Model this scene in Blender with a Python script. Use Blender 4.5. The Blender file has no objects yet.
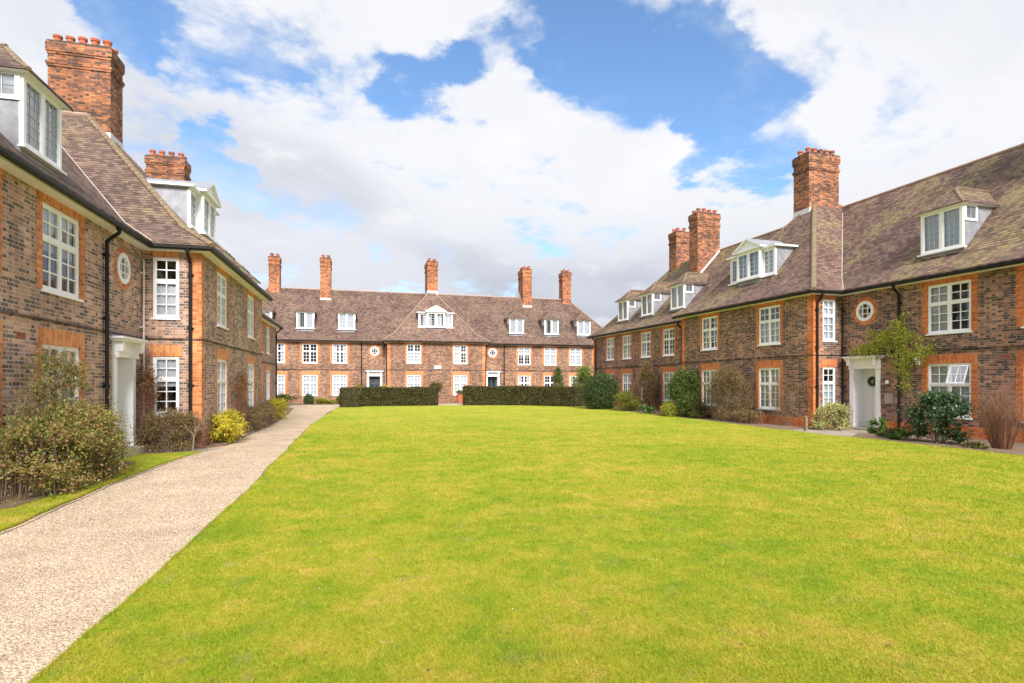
import bpy, math, random
import numpy as np
from mathutils import Vector, Matrix
R = math.radians
S = bpy.context.scene
COL = S.collection

# ------------------------------------------------------------------ camera
HEAD = 15.6                                   # camera heading, degrees right of the court axis
cd = bpy.data.cameras.new('camera'); cam = bpy.data.objects.new('camera', cd); COL.objects.link(cam)
cam.location = (0, 0, 1.73); cam.rotation_euler = (R(90), 0, R(-HEAD))
cd.sensor_width = 36; cd.lens = 36 * 570 / 1024; cd.shift_y = 40.5 / 1024; cd.clip_end = 5000; cd.clip_start = .05
S.camera = cam
# ------------------------------------------------------------------ light
SUN_EL, SUN_AZ = 38.0, 182.0                   # azimuth measured from +Y clockwise (sun stands behind the camera)
sd = bpy.data.lights.new('sun', 'SUN'); sun = bpy.data.objects.new('sun', sd); COL.objects.link(sun)
sd.energy = 3.7; sd.angle = R(22); sd.color = (1, .95, .88)
sv = Vector((math.sin(R(SUN_AZ)) * math.cos(R(SUN_EL)), math.cos(R(SUN_AZ)) * math.cos(R(SUN_EL)), math.sin(R(SUN_EL))))
sun.rotation_euler = sv.to_track_quat('Z', 'Y').to_euler(); sun.location = (0, -20, 40)
S.view_settings.view_transform = 'Standard'; S.view_settings.look = 'None'
S.view_settings.gamma = 1; S.view_settings.exposure = 0.78; S.view_settings.use_curve_mapping = False
S.render.resolution_x = 1024; S.render.resolution_y = 683

def pixdir(px, py):
    X, Z, Y = (px - 512) / 570, 1.0, (382 - py) / 570
    c, s = math.cos(R(HEAD)), math.sin(R(HEAD))
    return Vector((X * c + Z * s, -X * s + Z * c, Y)).normalized()

class NT:
    def __init__(self, tree): self.t = tree; self.n = tree.nodes; self.l = tree.links
    def add(self, typ, **kw):
        n = self.n.new(typ)
        for k, v in kw.items(): setattr(n, k, v)
        return n
    def link(self, a, b): self.l.new(a, b)
    def val(self, sock, v):
        if isinstance(v, (int, float)): sock.default_value = v
        elif isinstance(v, (tuple, list)): sock.default_value = v if len(v) != 3 or sock.type != 'RGBA' else (*v, 1)
        else: self.link(v, sock)
    def math(self, op, a, b=0.0, c=None, clamp=False):
        n = self.add('ShaderNodeMath', operation=op, use_clamp=clamp)
        self.val(n.inputs[0], a); self.val(n.inputs[1], b)
        if c is not None: self.val(n.inputs[2], c)
        return n.outputs[0]
    def mix(self, f, a, b, blend='MIX'):
        n = self.add('ShaderNodeMix', data_type='RGBA', blend_type=blend)
        self.val(n.inputs[0], f); self.val(n.inputs[6], a); self.val(n.inputs[7], b)
        return n.outputs[2]
    def noise(self, vec, scale, detail=3, rough=.5, dim='3D'):
        n = self.add('ShaderNodeTexNoise', noise_dimensions=dim)
        n.inputs['Scale'].default_value = scale; n.inputs['Detail'].default_value = detail; n.inputs['Roughness'].default_value = rough
        if vec is not None: self.link(vec, n.inputs['Vector'])
        return n.outputs[0]
    def ramp(self, f, stops, interp='LINEAR'):
        n = self.add('ShaderNodeValToRGB'); cr = n.color_ramp; cr.interpolation = interp
        while len(cr.elements) < len(stops): cr.elements.new(.5)
        for e, (p, c) in zip(cr.elements, stops):
            e.position = p; e.color = (*c, 1) if len(c) == 3 else c
        self.val(n.inputs[0], f); return n.outputs[0]
    def sstep(self, f, a, b):
        n = self.add('ShaderNodeMapRange', interpolation_type='SMOOTHSTEP')
        self.val(n.inputs[0], f); n.inputs[1].default_value = a; n.inputs[2].default_value = b
        return n.outputs[0]

# ---- world: Nishita sky behind procedural clouds, laid out by direction only
w = bpy.data.worlds.new('World'); S.world = w; w.use_nodes = True
t = NT(w.node_tree); t.n.clear()
sky = t.add('ShaderNodeTexSky', sky_type='NISHITA', sun_disc=False, sun_elevation=R(SUN_EL), sun_rotation=R(SUN_AZ), altitude=0, air_density=1.0, dust_density=.6, ozone_density=1.6)
tc = t.add('ShaderNodeTexCoord'); gv = tc.outputs['Generated']
sep = t.add('ShaderNodeSeparateXYZ'); t.link(gv, sep.inputs[0])
zz = t.math('ADD', t.math('MAXIMUM', sep.outputs[2], 0.0), .22)
cv = t.add('ShaderNodeCombineXYZ'); t.link(t.math('DIVIDE', sep.outputs[0], zz), cv.inputs[0]); t.link(t.math('DIVIDE', sep.outputs[1], zz), cv.inputs[1]); cv.inputs[2].default_value = 3.1
wn = t.add('ShaderNodeTexNoise'); wn.inputs['Scale'].default_value = 1.1; wn.inputs['Detail'].default_value = 2; t.link(cv.outputs[0], wn.inputs['Vector'])
wv = t.add('ShaderNodeVectorMath', operation='MULTIPLY_ADD'); t.link(wn.outputs['Color'], wv.inputs[0]); wv.inputs[1].default_value = (.35, .35, .35); t.link(cv.outputs[0], wv.inputs[2])
n1 = t.noise(wv.outputs[0], 2.9, 10, .60)
n2 = t.noise(wv.outputs[0], .9, 4, .5)
dens = t.math('ADD', t.math('MULTIPLY', t.math('SUBTRACT', n1, .5), 2.5), .72)
wd = t.add('ShaderNodeTexNoise'); wd.inputs['Scale'].default_value = 2.2; wd.inputs['Detail'].default_value = 9; wd.inputs['Roughness'].default_value = .62; t.link(cv.outputs[0], wd.inputs['Vector'])
wa_ = t.add('ShaderNodeVectorMath', operation='SUBTRACT'); t.link(wd.outputs['Color'], wa_.inputs[0]); wa_.inputs[1].default_value = (.5, .5, .5)
wb_ = t.add('ShaderNodeVectorMath', operation='MULTIPLY_ADD'); t.link(wa_.outputs[0], wb_.inputs[0]); wb_.inputs[1].default_value = (.42, .42, .42); t.link(gv, wb_.inputs[2])
wc_ = t.add('ShaderNodeVectorMath', operation='NORMALIZE'); t.link(wb_.outputs[0], wc_.inputs[0])
# clear patches of sky (direction, angular radius, depth)
for px, py, rad, dep in ((650, 0, .14, .60), (590, 25, .06, .40), (712, 66, .07, .42), (735, 142, .07, .55), (685, 166, .04, .35), (432, 84, .06, .62), (480, 50, .04, .35), (205, 22, .075, .50),
                         (215, 172, .035, .45), (505, 172, .035, .35), (548, 8, .05, .4), (820, 60, .06, .25), (150, 25, .05, .30), (380, 55, .04, .25)):
    d = pixdir(px, py)
    dn = t.add('ShaderNodeVectorMath', operation='DOT_PRODUCT'); t.link(wc_.outputs[0], dn.inputs[0]); dn.inputs[1].default_value = d
    b = t.sstep(dn.outputs['Value'], math.cos(rad * 1.7), math.cos(rad * .15))
    dens = t.math('SUBTRACT', dens, t.math('MULTIPLY', b, dep * .9))
cover = t.math('MAXIMUM', t.sstep(dens, .10, .60), t.math('MULTIPLY', t.sstep(t.noise(wv.outputs[0], 1.7, 8, .65), .44, .66), .55))
thick = t.sstep(t.math('ADD', t.math('MULTIPLY', dens, .20), t.math('ADD', n2, t.math('MULTIPLY', t.math('SUBTRACT', n1, .5), -.5))), .48, .88)
ccol = t.ramp(thick, [(0, (.90, .915, .955)), (.35, (.84, .86, .92)), (.7, (.62, .65, .745)), (1, (.46, .50, .60))])
ccol = t.mix(t.math('MULTIPLY', t.sstep(n1, .52, .68), .75), ccol, (1.0, 1.0, 1.02))
ccol = t.mix(t.math('MULTIPLY', t.sstep(sep.outputs[2], .12, .42), .55), ccol, (.93, .94, .975))
ccol = t.mix(t.math('MULTIPLY', t.math('SUBTRACT', 1.0, t.sstep(sep.outputs[2], .10, .34)), .6), ccol, (.62, .65, .73))
skys = t.mix(1.0, sky.outputs[0], (.105, .125, .14), 'MULTIPLY')
skyc = t.mix(cover, skys, t.mix(1.0, ccol, (.60, .60, .60), 'MULTIPLY'))
bg = t.add('ShaderNodeBackground'); t.link(skyc, bg.inputs[0]); bg.inputs[1].default_value = 1.0
wo = t.add('ShaderNodeOutputWorld'); t.link(bg.outputs[0], wo.inputs[0])

# ------------------------------------------------------------------ helpers
rng = np.random.default_rng(7); random.seed(7)

def tag(o, label=None, cat=None, group=None, kind=None):
    if label: o['label'] = label
    if cat: o['category'] = cat
    if group: o['group'] = group
    if kind: o['kind'] = kind
    return o
def empty(name, loc, rz=0):
    o = bpy.data.objects.new(name, None); COL.objects.link(o); o.location = loc; o.rotation_euler = (0, 0, rz); o.empty_display_size = .3
    return o
def copy_tree(o, parent=None):
    c = o.copy(); COL.objects.link(c)
    c.parent = parent
    for ch in list(o.children): copy_tree(ch, c)
    return c

class MB:
    """collects faces, then builds ONE mesh with metre UVs"""
    def __init__(self): self.v = []; self.f = []; self.m = []; self.sm = []
    def face(self, pts, mi=0, smooth=False):
        i = len(self.v); self.v += [tuple(p) for p in pts]; self.f.append(tuple(range(i, i + len(pts)))); self.m.append(mi); self.sm.append(smooth)
    def box(self, x0, y0, z0, x1, y1, z1, mi=0, bev=0):
        x0, x1 = sorted((x0, x1)); y0, y1 = sorted((y0, y1)); z0, z1 = sorted((z0, z1))
        a = [(x0, y0, z0), (x1, y0, z0), (x1, y1, z0), (x0, y1, z0), (x0, y0, z1), (x1, y0, z1), (x1, y1, z1), (x0, y1, z1)]
        for q in ((0, 3, 2, 1), (4, 5, 6, 7), (0, 1, 5, 4), (1, 2, 6, 5), (2, 3, 7, 6), (3, 0, 4, 7)): self.face([a[k] for k in q], mi)
    def tube(self, p0, p1, r0, r1=None, n=8, mi=0, caps=True, smooth=True):
        r1 = r0 if r1 is None else r1
        p0, p1 = Vector(p0), Vector(p1); d = (p1 - p0).normalized()
        a = d.orthogonal().normalized(); b = d.cross(a)
        c0 = [p0 + (a * math.cos(2 * math.pi * k / n) + b * math.sin(2 * math.pi * k / n)) * r0 for k in range(n)]
        c1 = [p1 + (a * math.cos(2 * math.pi * k / n) + b * math.sin(2 * math.pi * k / n)) * r1 for k in range(n)]
        for k in range(n): self.face([c0[k], c0[(k + 1) % n], c1[(k + 1) % n], c1[k]], mi, smooth)
        if caps: self.face(c0[::-1], mi); self.face(c1, mi)
    def lathe(self, c, prof, n=14, mi=0):
        c = Vector(c)
        for (r0, z0), (r1, z1) in zip(prof, prof[1:]):
            for k in range(n):
                a0, a1 = 2 * math.pi * k / n, 2 * math.pi * (k + 1) / n
                q = [(r0, z0, a0), (r0, z0, a1), (r1, z1, a1), (r1, z1, a0)]
                pts = [c + Vector((r * math.cos(a), r * math.sin(a), z)) for r, z, a in q]
                if r0 == 0: pts = [pts[0], pts[2], pts[3]]
                elif r1 == 0: pts = [pts[0], pts[1], pts[2]]
                self.face(pts, mi, True)
    def build(self, name, mats, parent=None, loc=(0, 0, 0), rz=0, merge=False):
        me = bpy.data.meshes.new(name); me.from_pydata(self.v, [], self.f)
        if not isinstance(mats, (list, tuple)): mats = [mats]
        for m in mats: me.materials.append(m)
        me.polygons.foreach_set('material_index', self.m); me.polygons.foreach_set('use_smooth', self.sm)
        uv = me.uv_layers.new(name='UVMap'); up = Vector((0, 0, 1)); dat = []
        for p in me.polygons:
            nn = p.normal
            if abs(nn.z) > .97: ax, ay = Vector((1, 0, 0)), Vector((0, 1, 0))
            else: ax = up.cross(nn).normalized(); ay = nn.cross(ax)
            for vi in p.vertices:
                co = me.vertices[vi].co; dat += [co.dot(ax), co.dot(ay)]
        uv.data.foreach_set('uv', dat)
        if merge:
            import bmesh
            bm = bmesh.new(); bm.from_mesh(me); bmesh.ops.remove_doubles(bm, verts=bm.verts, dist=.0005); bm.to_mesh(me); bm.free()
        o = bpy.data.objects.new(name, me); COL.objects.link(o); o.location = loc; o.rotation_euler = (0, 0, rz)
        if parent is not None: o.parent = parent
        return o

def arr_mesh(name, verts, nper, mat, parent=None, loc=(0, 0, 0), smooth=False):
    """verts (N*nper,3) -> N faces of nper verts"""
    me = bpy.data.meshes.new(name); nv = len(verts); nf = nv // nper
    me.vertices.add(nv); me.vertices.foreach_set('co', np.asarray(verts, dtype=np.float32).ravel())
    me.loops.add(nv); me.loops.foreach_set('vertex_index', np.arange(nv, dtype=np.int32))
    me.polygons.add(nf); me.polygons.foreach_set('loop_start', np.arange(0, nv, nper, dtype=np.int32))
    if smooth: me.polygons.foreach_set('use_smooth', np.ones(nf, dtype=bool))
    me.materials.append(mat); me.update(); me.validate()
    o = bpy.data.objects.new(name, me); COL.objects.link(o); o.location = loc
    if parent is not None: o.parent = parent
    return o

# ------------------------------------------------------------------ materials
def new_mat(name):
    m = bpy.data.materials.new(name); m.use_nodes = True; t = NT(m.node_tree); p = t.n['Principled BSDF']
    return m, t, p
def plain(name, col, rough=.6, var=.12, scale=6, metal=0, bump=0, spec=.5):
    m, t, p = new_mat(name); g = t.add('ShaderNodeTexCoord').outputs['Object']
    n = t.noise(g, scale, 5, .6)
    c = t.mix(n, tuple(max(0, x * (1 - var * 1.5)) for x in col), tuple(min(1, x * (1 + var)) for x in col))
    t.link(c, p.inputs['Base Color']); p.inputs['Roughness'].default_value = rough; p.inputs['Metallic'].default_value = metal
    p.inputs['Specular IOR Level'].default_value = spec
    if bump:
        b = t.add('ShaderNodeBump'); b.inputs['Strength'].default_value = bump; b.inputs['Distance'].default_value = .01
        t.link(t.noise(g, scale * 8, 4), b.inputs['Height']); t.link(b.outputs[0], p.inputs['Normal'])
    return m
def brick(name, stops, mortar, dark_header=.16, patch=(.75, 1.2), stain=.3, soldier=False):
    m, t, p = new_mat(name); uvn = t.add('ShaderNodeUVMap'); s = t.add('ShaderNodeSeparateXYZ'); t.link(uvn.outputs[0], s.inputs[0])
    u, v = (s.outputs[0], s.outputs[1]) if not soldier else (s.outputs[1], s.outputs[0])
    BW, P, RH = .215, .322, .071
    wob = t.noise(uvn.outputs[0], 3, 2)
    row = t.math('FLOOR', t.math('DIVIDE', v, RH)); par = t.math('FLOORED_MODULO', row, 2.0)
    tt = t.math('DIVIDE', t.math('ADD', u, t.math('MULTIPLY', par, P / 2)), P); cell = t.math('FLOOR', tt)
    fr = t.math('MULTIPLY', t.math('SUBTRACT', tt, cell), P); isH = t.math('GREATER_THAN', fr, BW)
    loc = t.math('SUBTRACT', fr, t.math('MULTIPLY', isH, BW)); wd = t.math('SUBTRACT', BW, t.math('MULTIPLY', isH, 2 * BW - P))
    eu = t.math('MINIMUM', loc, t.math('SUBTRACT', wd, loc))
    vf = t.math('MULTIPLY', t.math('FRACT', t.math('DIVIDE', v, RH)), RH); ev = t.math('MINIMUM', vf, t.math('SUBTRACT', RH, vf))
    e = t.math('MINIMUM', eu, ev); face = t.sstep(e, .004, .0085)
    cb = t.add('ShaderNodeCombineXYZ'); t.link(t.math('ADD', t.math('MULTIPLY', cell, 2.0), isH), cb.inputs[0]); t.link(row, cb.inputs[1])
    wn = t.add('ShaderNodeTexWhiteNoise', noise_dimensions='2D'); t.link(cb.outputs[0], wn.inputs['Vector'])
    big = t.noise(uvn.outputs[0], .9, 5, .65)
    f = t.math('SUBTRACT', wn.outputs[0], t.math('MULTIPLY', isH, dark_header))
    f = t.math('ADD', f, t.math('MULTIPLY', t.math('SUBTRACT', big, .5), .6), clamp=True)
    col = t.ramp(f, stops)
    col = t.mix(t.math('MULTIPLY', t.noise(uvn.outputs[0], 55, 2), .5), col, (.9, .9, .9), 'MULTIPLY')
    col = t.mix(face, mortar, col)
    b2 = t.noise(uvn.outputs[0], .45, 4, .6)
    col = t.mix(1.0, col, t.ramp(b2, [(.3, (patch[0],) * 3), (.7, (patch[1],) * 3)]), 'MULTIPLY')
    obj = t.add('ShaderNodeTexCoord').outputs['Object']
    st = t.math('MULTIPLY', t.sstep(t.noise(obj, 1.4, 6, .7), .58, .75), stain)
    col = t.mix(st, col, (.06, .05, .05))
    mps = t.add('ShaderNodeMapping'); mps.inputs['Scale'].default_value = (3.5, .3, 1); t.link(uvn.outputs[0], mps.inputs[0])
    col = t.mix(1.0, col, t.ramp(t.noise(mps.outputs[0], 1.0, 6, .7), [(.34, (.80, .79, .78)), (.55, (1.03, 1.03, 1.03))]), 'MULTIPLY')
    t.link(col, p.inputs['Base Color']); p.inputs['Roughness'].default_value = .85; p.inputs['Specular IOR Level'].default_value = .25
    b = t.add('ShaderNodeBump'); b.inputs['Strength'].default_value = .6; b.inputs['Distance'].default_value = .012
    t.link(t.math('ADD', face, t.math('MULTIPLY', wn.outputs[0], .35)), b.inputs['Height']); t.link(b.outputs[0], p.inputs['Normal'])
    return m
def tiles(name, tint=(1, 1, 1), lichen=.35, lt=.50):
    m, t, p = new_mat(name); uvn = t.add('ShaderNodeUVMap'); s = t.add('ShaderNodeSeparateXYZ'); t.link(uvn.outputs[0], s.inputs[0])
    u, v = s.outputs[0], s.outputs[1]; TW, TH = .165, .118
    wob = t.math('MULTIPLY', t.math('SUBTRACT', t.noise(uvn.outputs[0], 3, 3), .5), .02)
    v = t.math('ADD', v, wob)
    row = t.math('FLOOR', t.math('DIVIDE', v, TH)); par = t.math('FLOORED_MODULO', row, 2.0)
    tt = t.math('ADD', t.math('DIVIDE', u, TW), t.math('MULTIPLY', par, .5)); cell = t.math('FLOOR', tt)
    fu = t.math('FRACT', tt); fv = t.math('FRACT', t.math('DIVIDE', v, TH))
    cb = t.add('ShaderNodeCombineXYZ'); t.link(cell, cb.inputs[0]); t.link(row, cb.inputs[1])
    wn = t.add('ShaderNodeTexWhiteNoise', noise_dimensions='2D'); t.link(cb.outputs[0], wn.inputs['Vector'])
    big = t.noise(uvn.outputs[0], .55, 6, .68)
    f = t.math('ADD', t.math('MULTIPLY', wn.outputs[0], .50), t.math('MULTIPLY', t.math('SUBTRACT', big, .30), 1.15), clamp=True)
    col = t.ramp(f, [(0, (.040, .028, .030)), (.3, (.085, .056, .052)), (.6, (.145, .103, .090)), (.85, (.205, .145, .118)), (1, (.26, .175, .135))])
    col = t.mix(1.0, col, tint, 'MULTIPLY')
    obj = t.add('ShaderNodeTexCoord').outputs['Object']
    mp = t.add('ShaderNodeMapping'); mp.inputs['Scale'].default_value = (1, .5, .5); t.link(obj, mp.inputs[0])
    li = t.math('MULTIPLY', t.sstep(t.noise(mp.outputs[0], .5, 8, .72), lt, lt + .16), lichen)
    li = t.math('MULTIPLY', li, t.sstep(t.noise(mp.outputs[0], 4.5, 6, .7), .34, .58))
    li = t.math('MULTIPLY', li, t.math('ADD', .4, t.math('MULTIPLY', wn.outputs[0], .9)))
    col = t.mix(li, col, (.34, .29, .12))
    dk = t.math('MULTIPLY', t.sstep(t.noise(mp.outputs[0], 1.6, 7, .7), .55, .74), .5)
    col = t.mix(dk, col, (.035, .028, .028))
    gap = t.math('MAXIMUM', t.math('MULTIPLY', t.math('LESS_THAN', fu, .05), .6), t.sstep(t.math('SUBTRACT', 1.0, fv), .62, .95))  # upright tile joints, plus a painted shadow band on each course's lower edge
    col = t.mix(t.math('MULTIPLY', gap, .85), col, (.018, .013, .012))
    t.link(col, p.inputs['Base Color']); p.inputs['Roughness'].default_value = .8; p.inputs['Specular IOR Level'].default_value = .3
    h = t.math('ADD', t.math('SUBTRACT', 1.0, fv), t.math('ADD', t.math('MULTIPLY', gap, -.5), t.math('MULTIPLY', wn.outputs[0], .5)))
    b = t.add('ShaderNodeBump'); b.inputs['Strength'].default_value = .8; b.inputs['Distance'].default_value = .02
    t.link(h, b.inputs['Height']); t.link(b.outputs[0], p.inputs['Normal'])
    return m
def leafmat(name, cols, trans=.25, rough=.55):
    m, t, p = new_mat(name); g = t.add('ShaderNodeNewGeometry')
    obj = t.add('ShaderNodeTexCoord').outputs['Object']
    f = t.math('ADD', t.math('MULTIPLY', g.outputs['Random Per Island'], .75), t.math('MULTIPLY', t.math('SUBTRACT', t.noise(obj, 2.2, 3), .38), .9), clamp=True)
    n = len(cols); col = t.ramp(f, [(k / (n - 1), c) for k, c in enumerate(cols)])
    t.link(col, p.inputs['Base Color']); p.inputs['Roughness'].default_value = rough; p.inputs['Specular IOR Level'].default_value = .35
    tr = t.add('ShaderNodeBsdfTranslucent'); t.link(col, tr.inputs[0]); mx = t.add('ShaderNodeMixShader'); mx.inputs[0].default_value = trans
    t.link(p.outputs[0], mx.inputs[1]); t.link(tr.outputs[0], mx.inputs[2]); t.link(mx.outputs[0], t.n['Material Output'].inputs[0])
    return m

WALLST = [(0, (.08, .055, .052)), (.26, (.135, .085, .075)), (.46, (.27, .14, .105)), (.75, (.40, .20, .14)), (1, (.50, .27, .18))]
WALLST_L = [(0, (.135, .105, .10)), (.22, (.21, .15, .135)), (.42, (.38, .235, .185)), (.75, (.52, .315, .235)), (1, (.64, .40, .30))]
M = dict(
    wall=brick('stock_brick', WALLST, (.44, .34, .28)),
    wall_l=brick('pale_stock_brick', WALLST_L, (.62, .50, .42)),
    wall_f=brick('warm_stock_brick', [(0, (.11, .07, .06)), (.28, (.19, .11, .085)), (.5, (.31, .165, .105)), (.75, (.41, .215, .13)), (1, (.48, .26, .155))], (.42, .29, .21)),
    red_l=brick('weathered_rubbed_brick', [(0, (.48, .14, .05)), (.5, (.74, .24, .075)), (1, (.84, .34, .13))], (.54, .36, .25), .05, (.72, 1.15), .2),
    lint_l=brick('weathered_arch_brick', [(0, (.58, .18, .06)), (.5, (.78, .27, .085)), (1, (.85, .36, .13))], (.58, .40, .29), .05, (.85, 1.12), .06, soldier=True),
    red=brick('rubbed_red_brick', [(0, (.46, .11, .035)), (.5, (.68, .185, .05)), (1, (.78, .26, .08))], (.50, .27, .16), .05, (.85, 1.12), .06),
    lint=brick('gauged_red_arch_brick', [(0, (.52, .13, .045)), (.5, (.67, .20, .07)), (1, (.76, .27, .10))], (.52, .27, .16), .05, (.9, 1.1), .03, soldier=True),
    chim=brick('chimney_brick', [(0, (.12, .07, .058)), (.28, (.22, .105, .07)), (.55, (.42, .165, .085)), (.8, (.60, .22, .09)), (1, (.68, .29, .13))], (.33, .22, .17), .1, (.5, 1.2), .85),
    chim_f=brick('orange_chimney_brick', [(0, (.16, .08, .06)), (.25, (.36, .13, .07)), (.55, (.58, .20, .085)), (1, (.72, .30, .13))], (.42, .25, .17), .1, (.6, 1.15), .5),
    string=brick('sooted_brick', [(0, (.05, .04, .04)), (.5, (.12, .075, .06)), (1, (.24, .14, .10))], (.14, .11, .10), .1, (.6, 1.2), .5),
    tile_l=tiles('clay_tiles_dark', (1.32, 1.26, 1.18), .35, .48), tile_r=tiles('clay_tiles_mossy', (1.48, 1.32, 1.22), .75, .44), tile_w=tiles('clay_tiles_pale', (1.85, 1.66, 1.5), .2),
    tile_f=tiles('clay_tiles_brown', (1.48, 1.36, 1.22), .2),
    hip=plain('lichened_hip_tiles', (.27, .195, .125), .85, .6, 9, bump=.5),
    hip_f=plain('brown_hip_tiles', (.30, .215, .16), .85, .4, 9, bump=.5),
    ridge=plain('ridge_tiles', (.46, .33, .27), .85, .25, 3, bump=.4),
    white=plain('white_gloss_paint', (.89, .895, .92), .35, .02, 5),
    soffit=plain('cream_soffit_paint', (.86, .85, .87), .5, .05, 3),
    black=plain('black_cast_iron', (.010, .010, .011), .5, .3, 8, spec=.3),
    lead=plain('lead_sheet', (.33, .34, .385), .5, .45, 4, metal=.15),
    valley=plain('mortared_valley', (.50, .43, .39), .85, .3, 6),
    cames=plain('leaded_cames', (.52, .54, .57), .5, .1, 5),
    mortarw=plain('pale_mortar_flashing', (.72, .71, .70), .8, .15, 4),
    pot=plain('terracotta', (.50, .15, .075), .8, .3, 6),
    potdark=plain('sooty_terracotta', (.30, .13, .09), .85, .4, 6),
    plinth_w=brick('plinth_brick', [(0, (.20, .09, .06)), (.5, (.40, .17, .10)), (1, (.52, .26, .15))], (.36, .25, .18), .1, (.7, 1.15), .4),
    stone=plain('york_stone', (.42, .37, .31), .85, .2, 4, bump=.3),
    curtain=plain('net_curtain', (.70, .73, .78), .9, .05, 3),
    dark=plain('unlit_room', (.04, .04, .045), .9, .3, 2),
    doorw=plain('white_door_paint', (.76, .76, .75), .4, .06, 3),
    doord=plain('dark_door_paint', (.05, .07, .09), .4, .15, 3),
    brass=plain('brass', (.55, .38, .12), .35, .2, 5, metal=.9),
    bark=plain('bark', (.17, .12, .085), .9, .35, 10, bump=.4),
    soil=plain('bed_soil', (.22, .15, .105), .95, .4, 3, bump=.9),
)
# window glass: clear, reflecting by fresnel
m, t, p = new_mat('window_glass'); t.n.remove(p)
fr = t.add('ShaderNodeFresnel'); fr.inputs[0].default_value = 1.5
gl = t.add('ShaderNodeBsdfGlossy'); gl.inputs['Roughness'].default_value = .02; gl.inputs[0].default_value = (.95, .97, 1, 1)
trn = t.add('ShaderNodeBsdfTransparent'); trn.inputs[0].default_value = (.96, .98, .99, 1)
mx = t.add('ShaderNodeMixShader'); t.link(t.math('ADD', t.math('MULTIPLY', fr.outputs[0], 1.2), .06, clamp=True), mx.inputs[0]); t.link(trn.outputs[0], mx.inputs[1]); t.link(gl.outputs[0], mx.inputs[2])
g2 = t.add('ShaderNodeNewGeometry'); 
bp = t.add('ShaderNodeBump'); bp.inputs['Strength'].default_value = .08; bp.inputs['Distance'].default_value = .02
t.link(t.noise(t.add('ShaderNodeTexCoord').outputs['Object'], 2.5, 1), bp.inputs['Height']); t.link(bp.outputs[0], gl.inputs['Normal'])
t.link(mx.outputs[0], t.n['Material Output'].inputs[0]); M['glass'] = m

# lawn colours, shared by the turf sheet and the blades
def lawn_col(t):
    pos = t.add('ShaderNodeNewGeometry').outputs['Position']
    a = t.noise(pos, .30, 5, .62); b = t.noise(pos, 1.7, 6, .68); c = t.noise(pos, .75, 4, .6)
    mp = t.add('ShaderNodeMapping'); mp.inputs['Location'].default_value = (13, 7, 2); t.link(pos, mp.inputs[0])
    d = t.noise(mp.outputs[0], 3.6, 7, .72)
    f = t.math('ADD', t.math('MULTIPLY', a, .34), t.math('ADD', t.math('MULTIPLY', b, .48), t.math('MULTIPLY', t.noise(pos, 5.5, 5, .7), .26)))
    col = t.ramp(f, [(.38, (.165, .275, .016)), (.47, (.26, .345, .020)), (.56, (.375, .385, .032)), (.66, (.52, .41, .08))])
    col = t.mix(t.math('MULTIPLY', t.sstep(d, .56, .72), .55), col, (.48, .37, .17))
    col = t.mix(t.math('MULTIPLY', t.sstep(t.noise(mp.outputs[0], .9, 7, .7), .54, .70), .45), col, (.15, .27, .018))
    return col, pos
m, t, p = new_mat('turf'); col, pos = lawn_col(t)
fine = t.noise(pos, 38, 6, .75)
col = t.mix(1.0, col, t.ramp(fine, [(.32, (.62, .66, .6)), (.62, (1.2, 1.16, 1.2))]), 'MULTIPLY')
t.link(col, p.inputs['Base Color']); p.inputs['Roughness'].default_value = .9; p.inputs['Specular IOR Level'].default_value = .15
b = t.add('ShaderNodeBump'); b.inputs['Strength'].default_value = .7; b.inputs['Distance'].default_value = .03; t.link(fine, b.inputs['Height']); t.link(b.outputs[0], p.inputs['Normal']); M['turf'] = m
m, t, p = new_mat('grass_blade'); col, pos = lawn_col(t)
rp = t.add('ShaderNodeNewGeometry').outputs['Random Per Island']
col = t.mix(1.0, col, t.ramp(rp, [(0, (.75, .8, .7)), (.8, (1.25, 1.2, 1.1)), (.93, (1.5, 1.25, 2.2)), (1, (1.7, 1.4, 3.2))]), 'MULTIPLY')
t.link(col, p.inputs['Base Color']); p.inputs['Roughness'].default_value = .7; p.inputs['Specular IOR Level'].default_value = .2
tr = t.add('ShaderNodeBsdfTranslucent'); t.link(col, tr.inputs[0]); mx = t.add('ShaderNodeMixShader'); mx.inputs[0].default_value = .35
t.link(p.outputs[0], mx.inputs[1]); t.link(tr.outputs[0], mx.inputs[2]); t.link(mx.outputs[0], t.n['Material Output'].inputs[0]); M['blade'] = m
# gravel
m, t, p = new_mat('gravel'); pos = t.add('ShaderNodeNewGeometry').outputs['Position']
vo = t.add('ShaderNodeTexVoronoi'); vo.inputs['Scale'].default_value = 62; t.link(pos, vo.inputs[0])
sc = t.add('ShaderNodeSeparateColor'); t.link(vo.outputs['Color'], sc.inputs[0])
col = t.ramp(sc.outputs[0], [(0, (.40, .28, .19)), (.3, (.56, .43, .305)), (.7, (.67, .535, .40)), (1, (.82, .70, .56))])
col = t.mix(1.0, col, t.ramp(t.noise(pos, 1.1, 7, .68), [(.3, (.78, .75, .72)), (.7, (1.12, 1.12, 1.1))]), 'MULTIPLY')
col = t.mix(t.math('MULTIPLY', t.sstep(vo.outputs['Distance'], .45, .75), .6), col, (.16, .11, .08))
t.link(col, p.inputs['Base Color']); p.inputs['Roughness'].default_value = .9; p.inputs['Specular IOR Level'].default_value = .2
b = t.add('ShaderNodeBump'); b.inputs['Strength'].default_value = .9; b.inputs['Distance'].default_value = .012; t.link(t.math('SUBTRACT', 1.0, vo.outputs['Distance']), b.inputs['Height']); t.link(b.outputs[0], p.inputs['Normal']); M['gravel'] = m
m, t, p = new_mat('pebble'); rp = t.add('ShaderNodeNewGeometry').outputs['Random Per Island']
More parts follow.
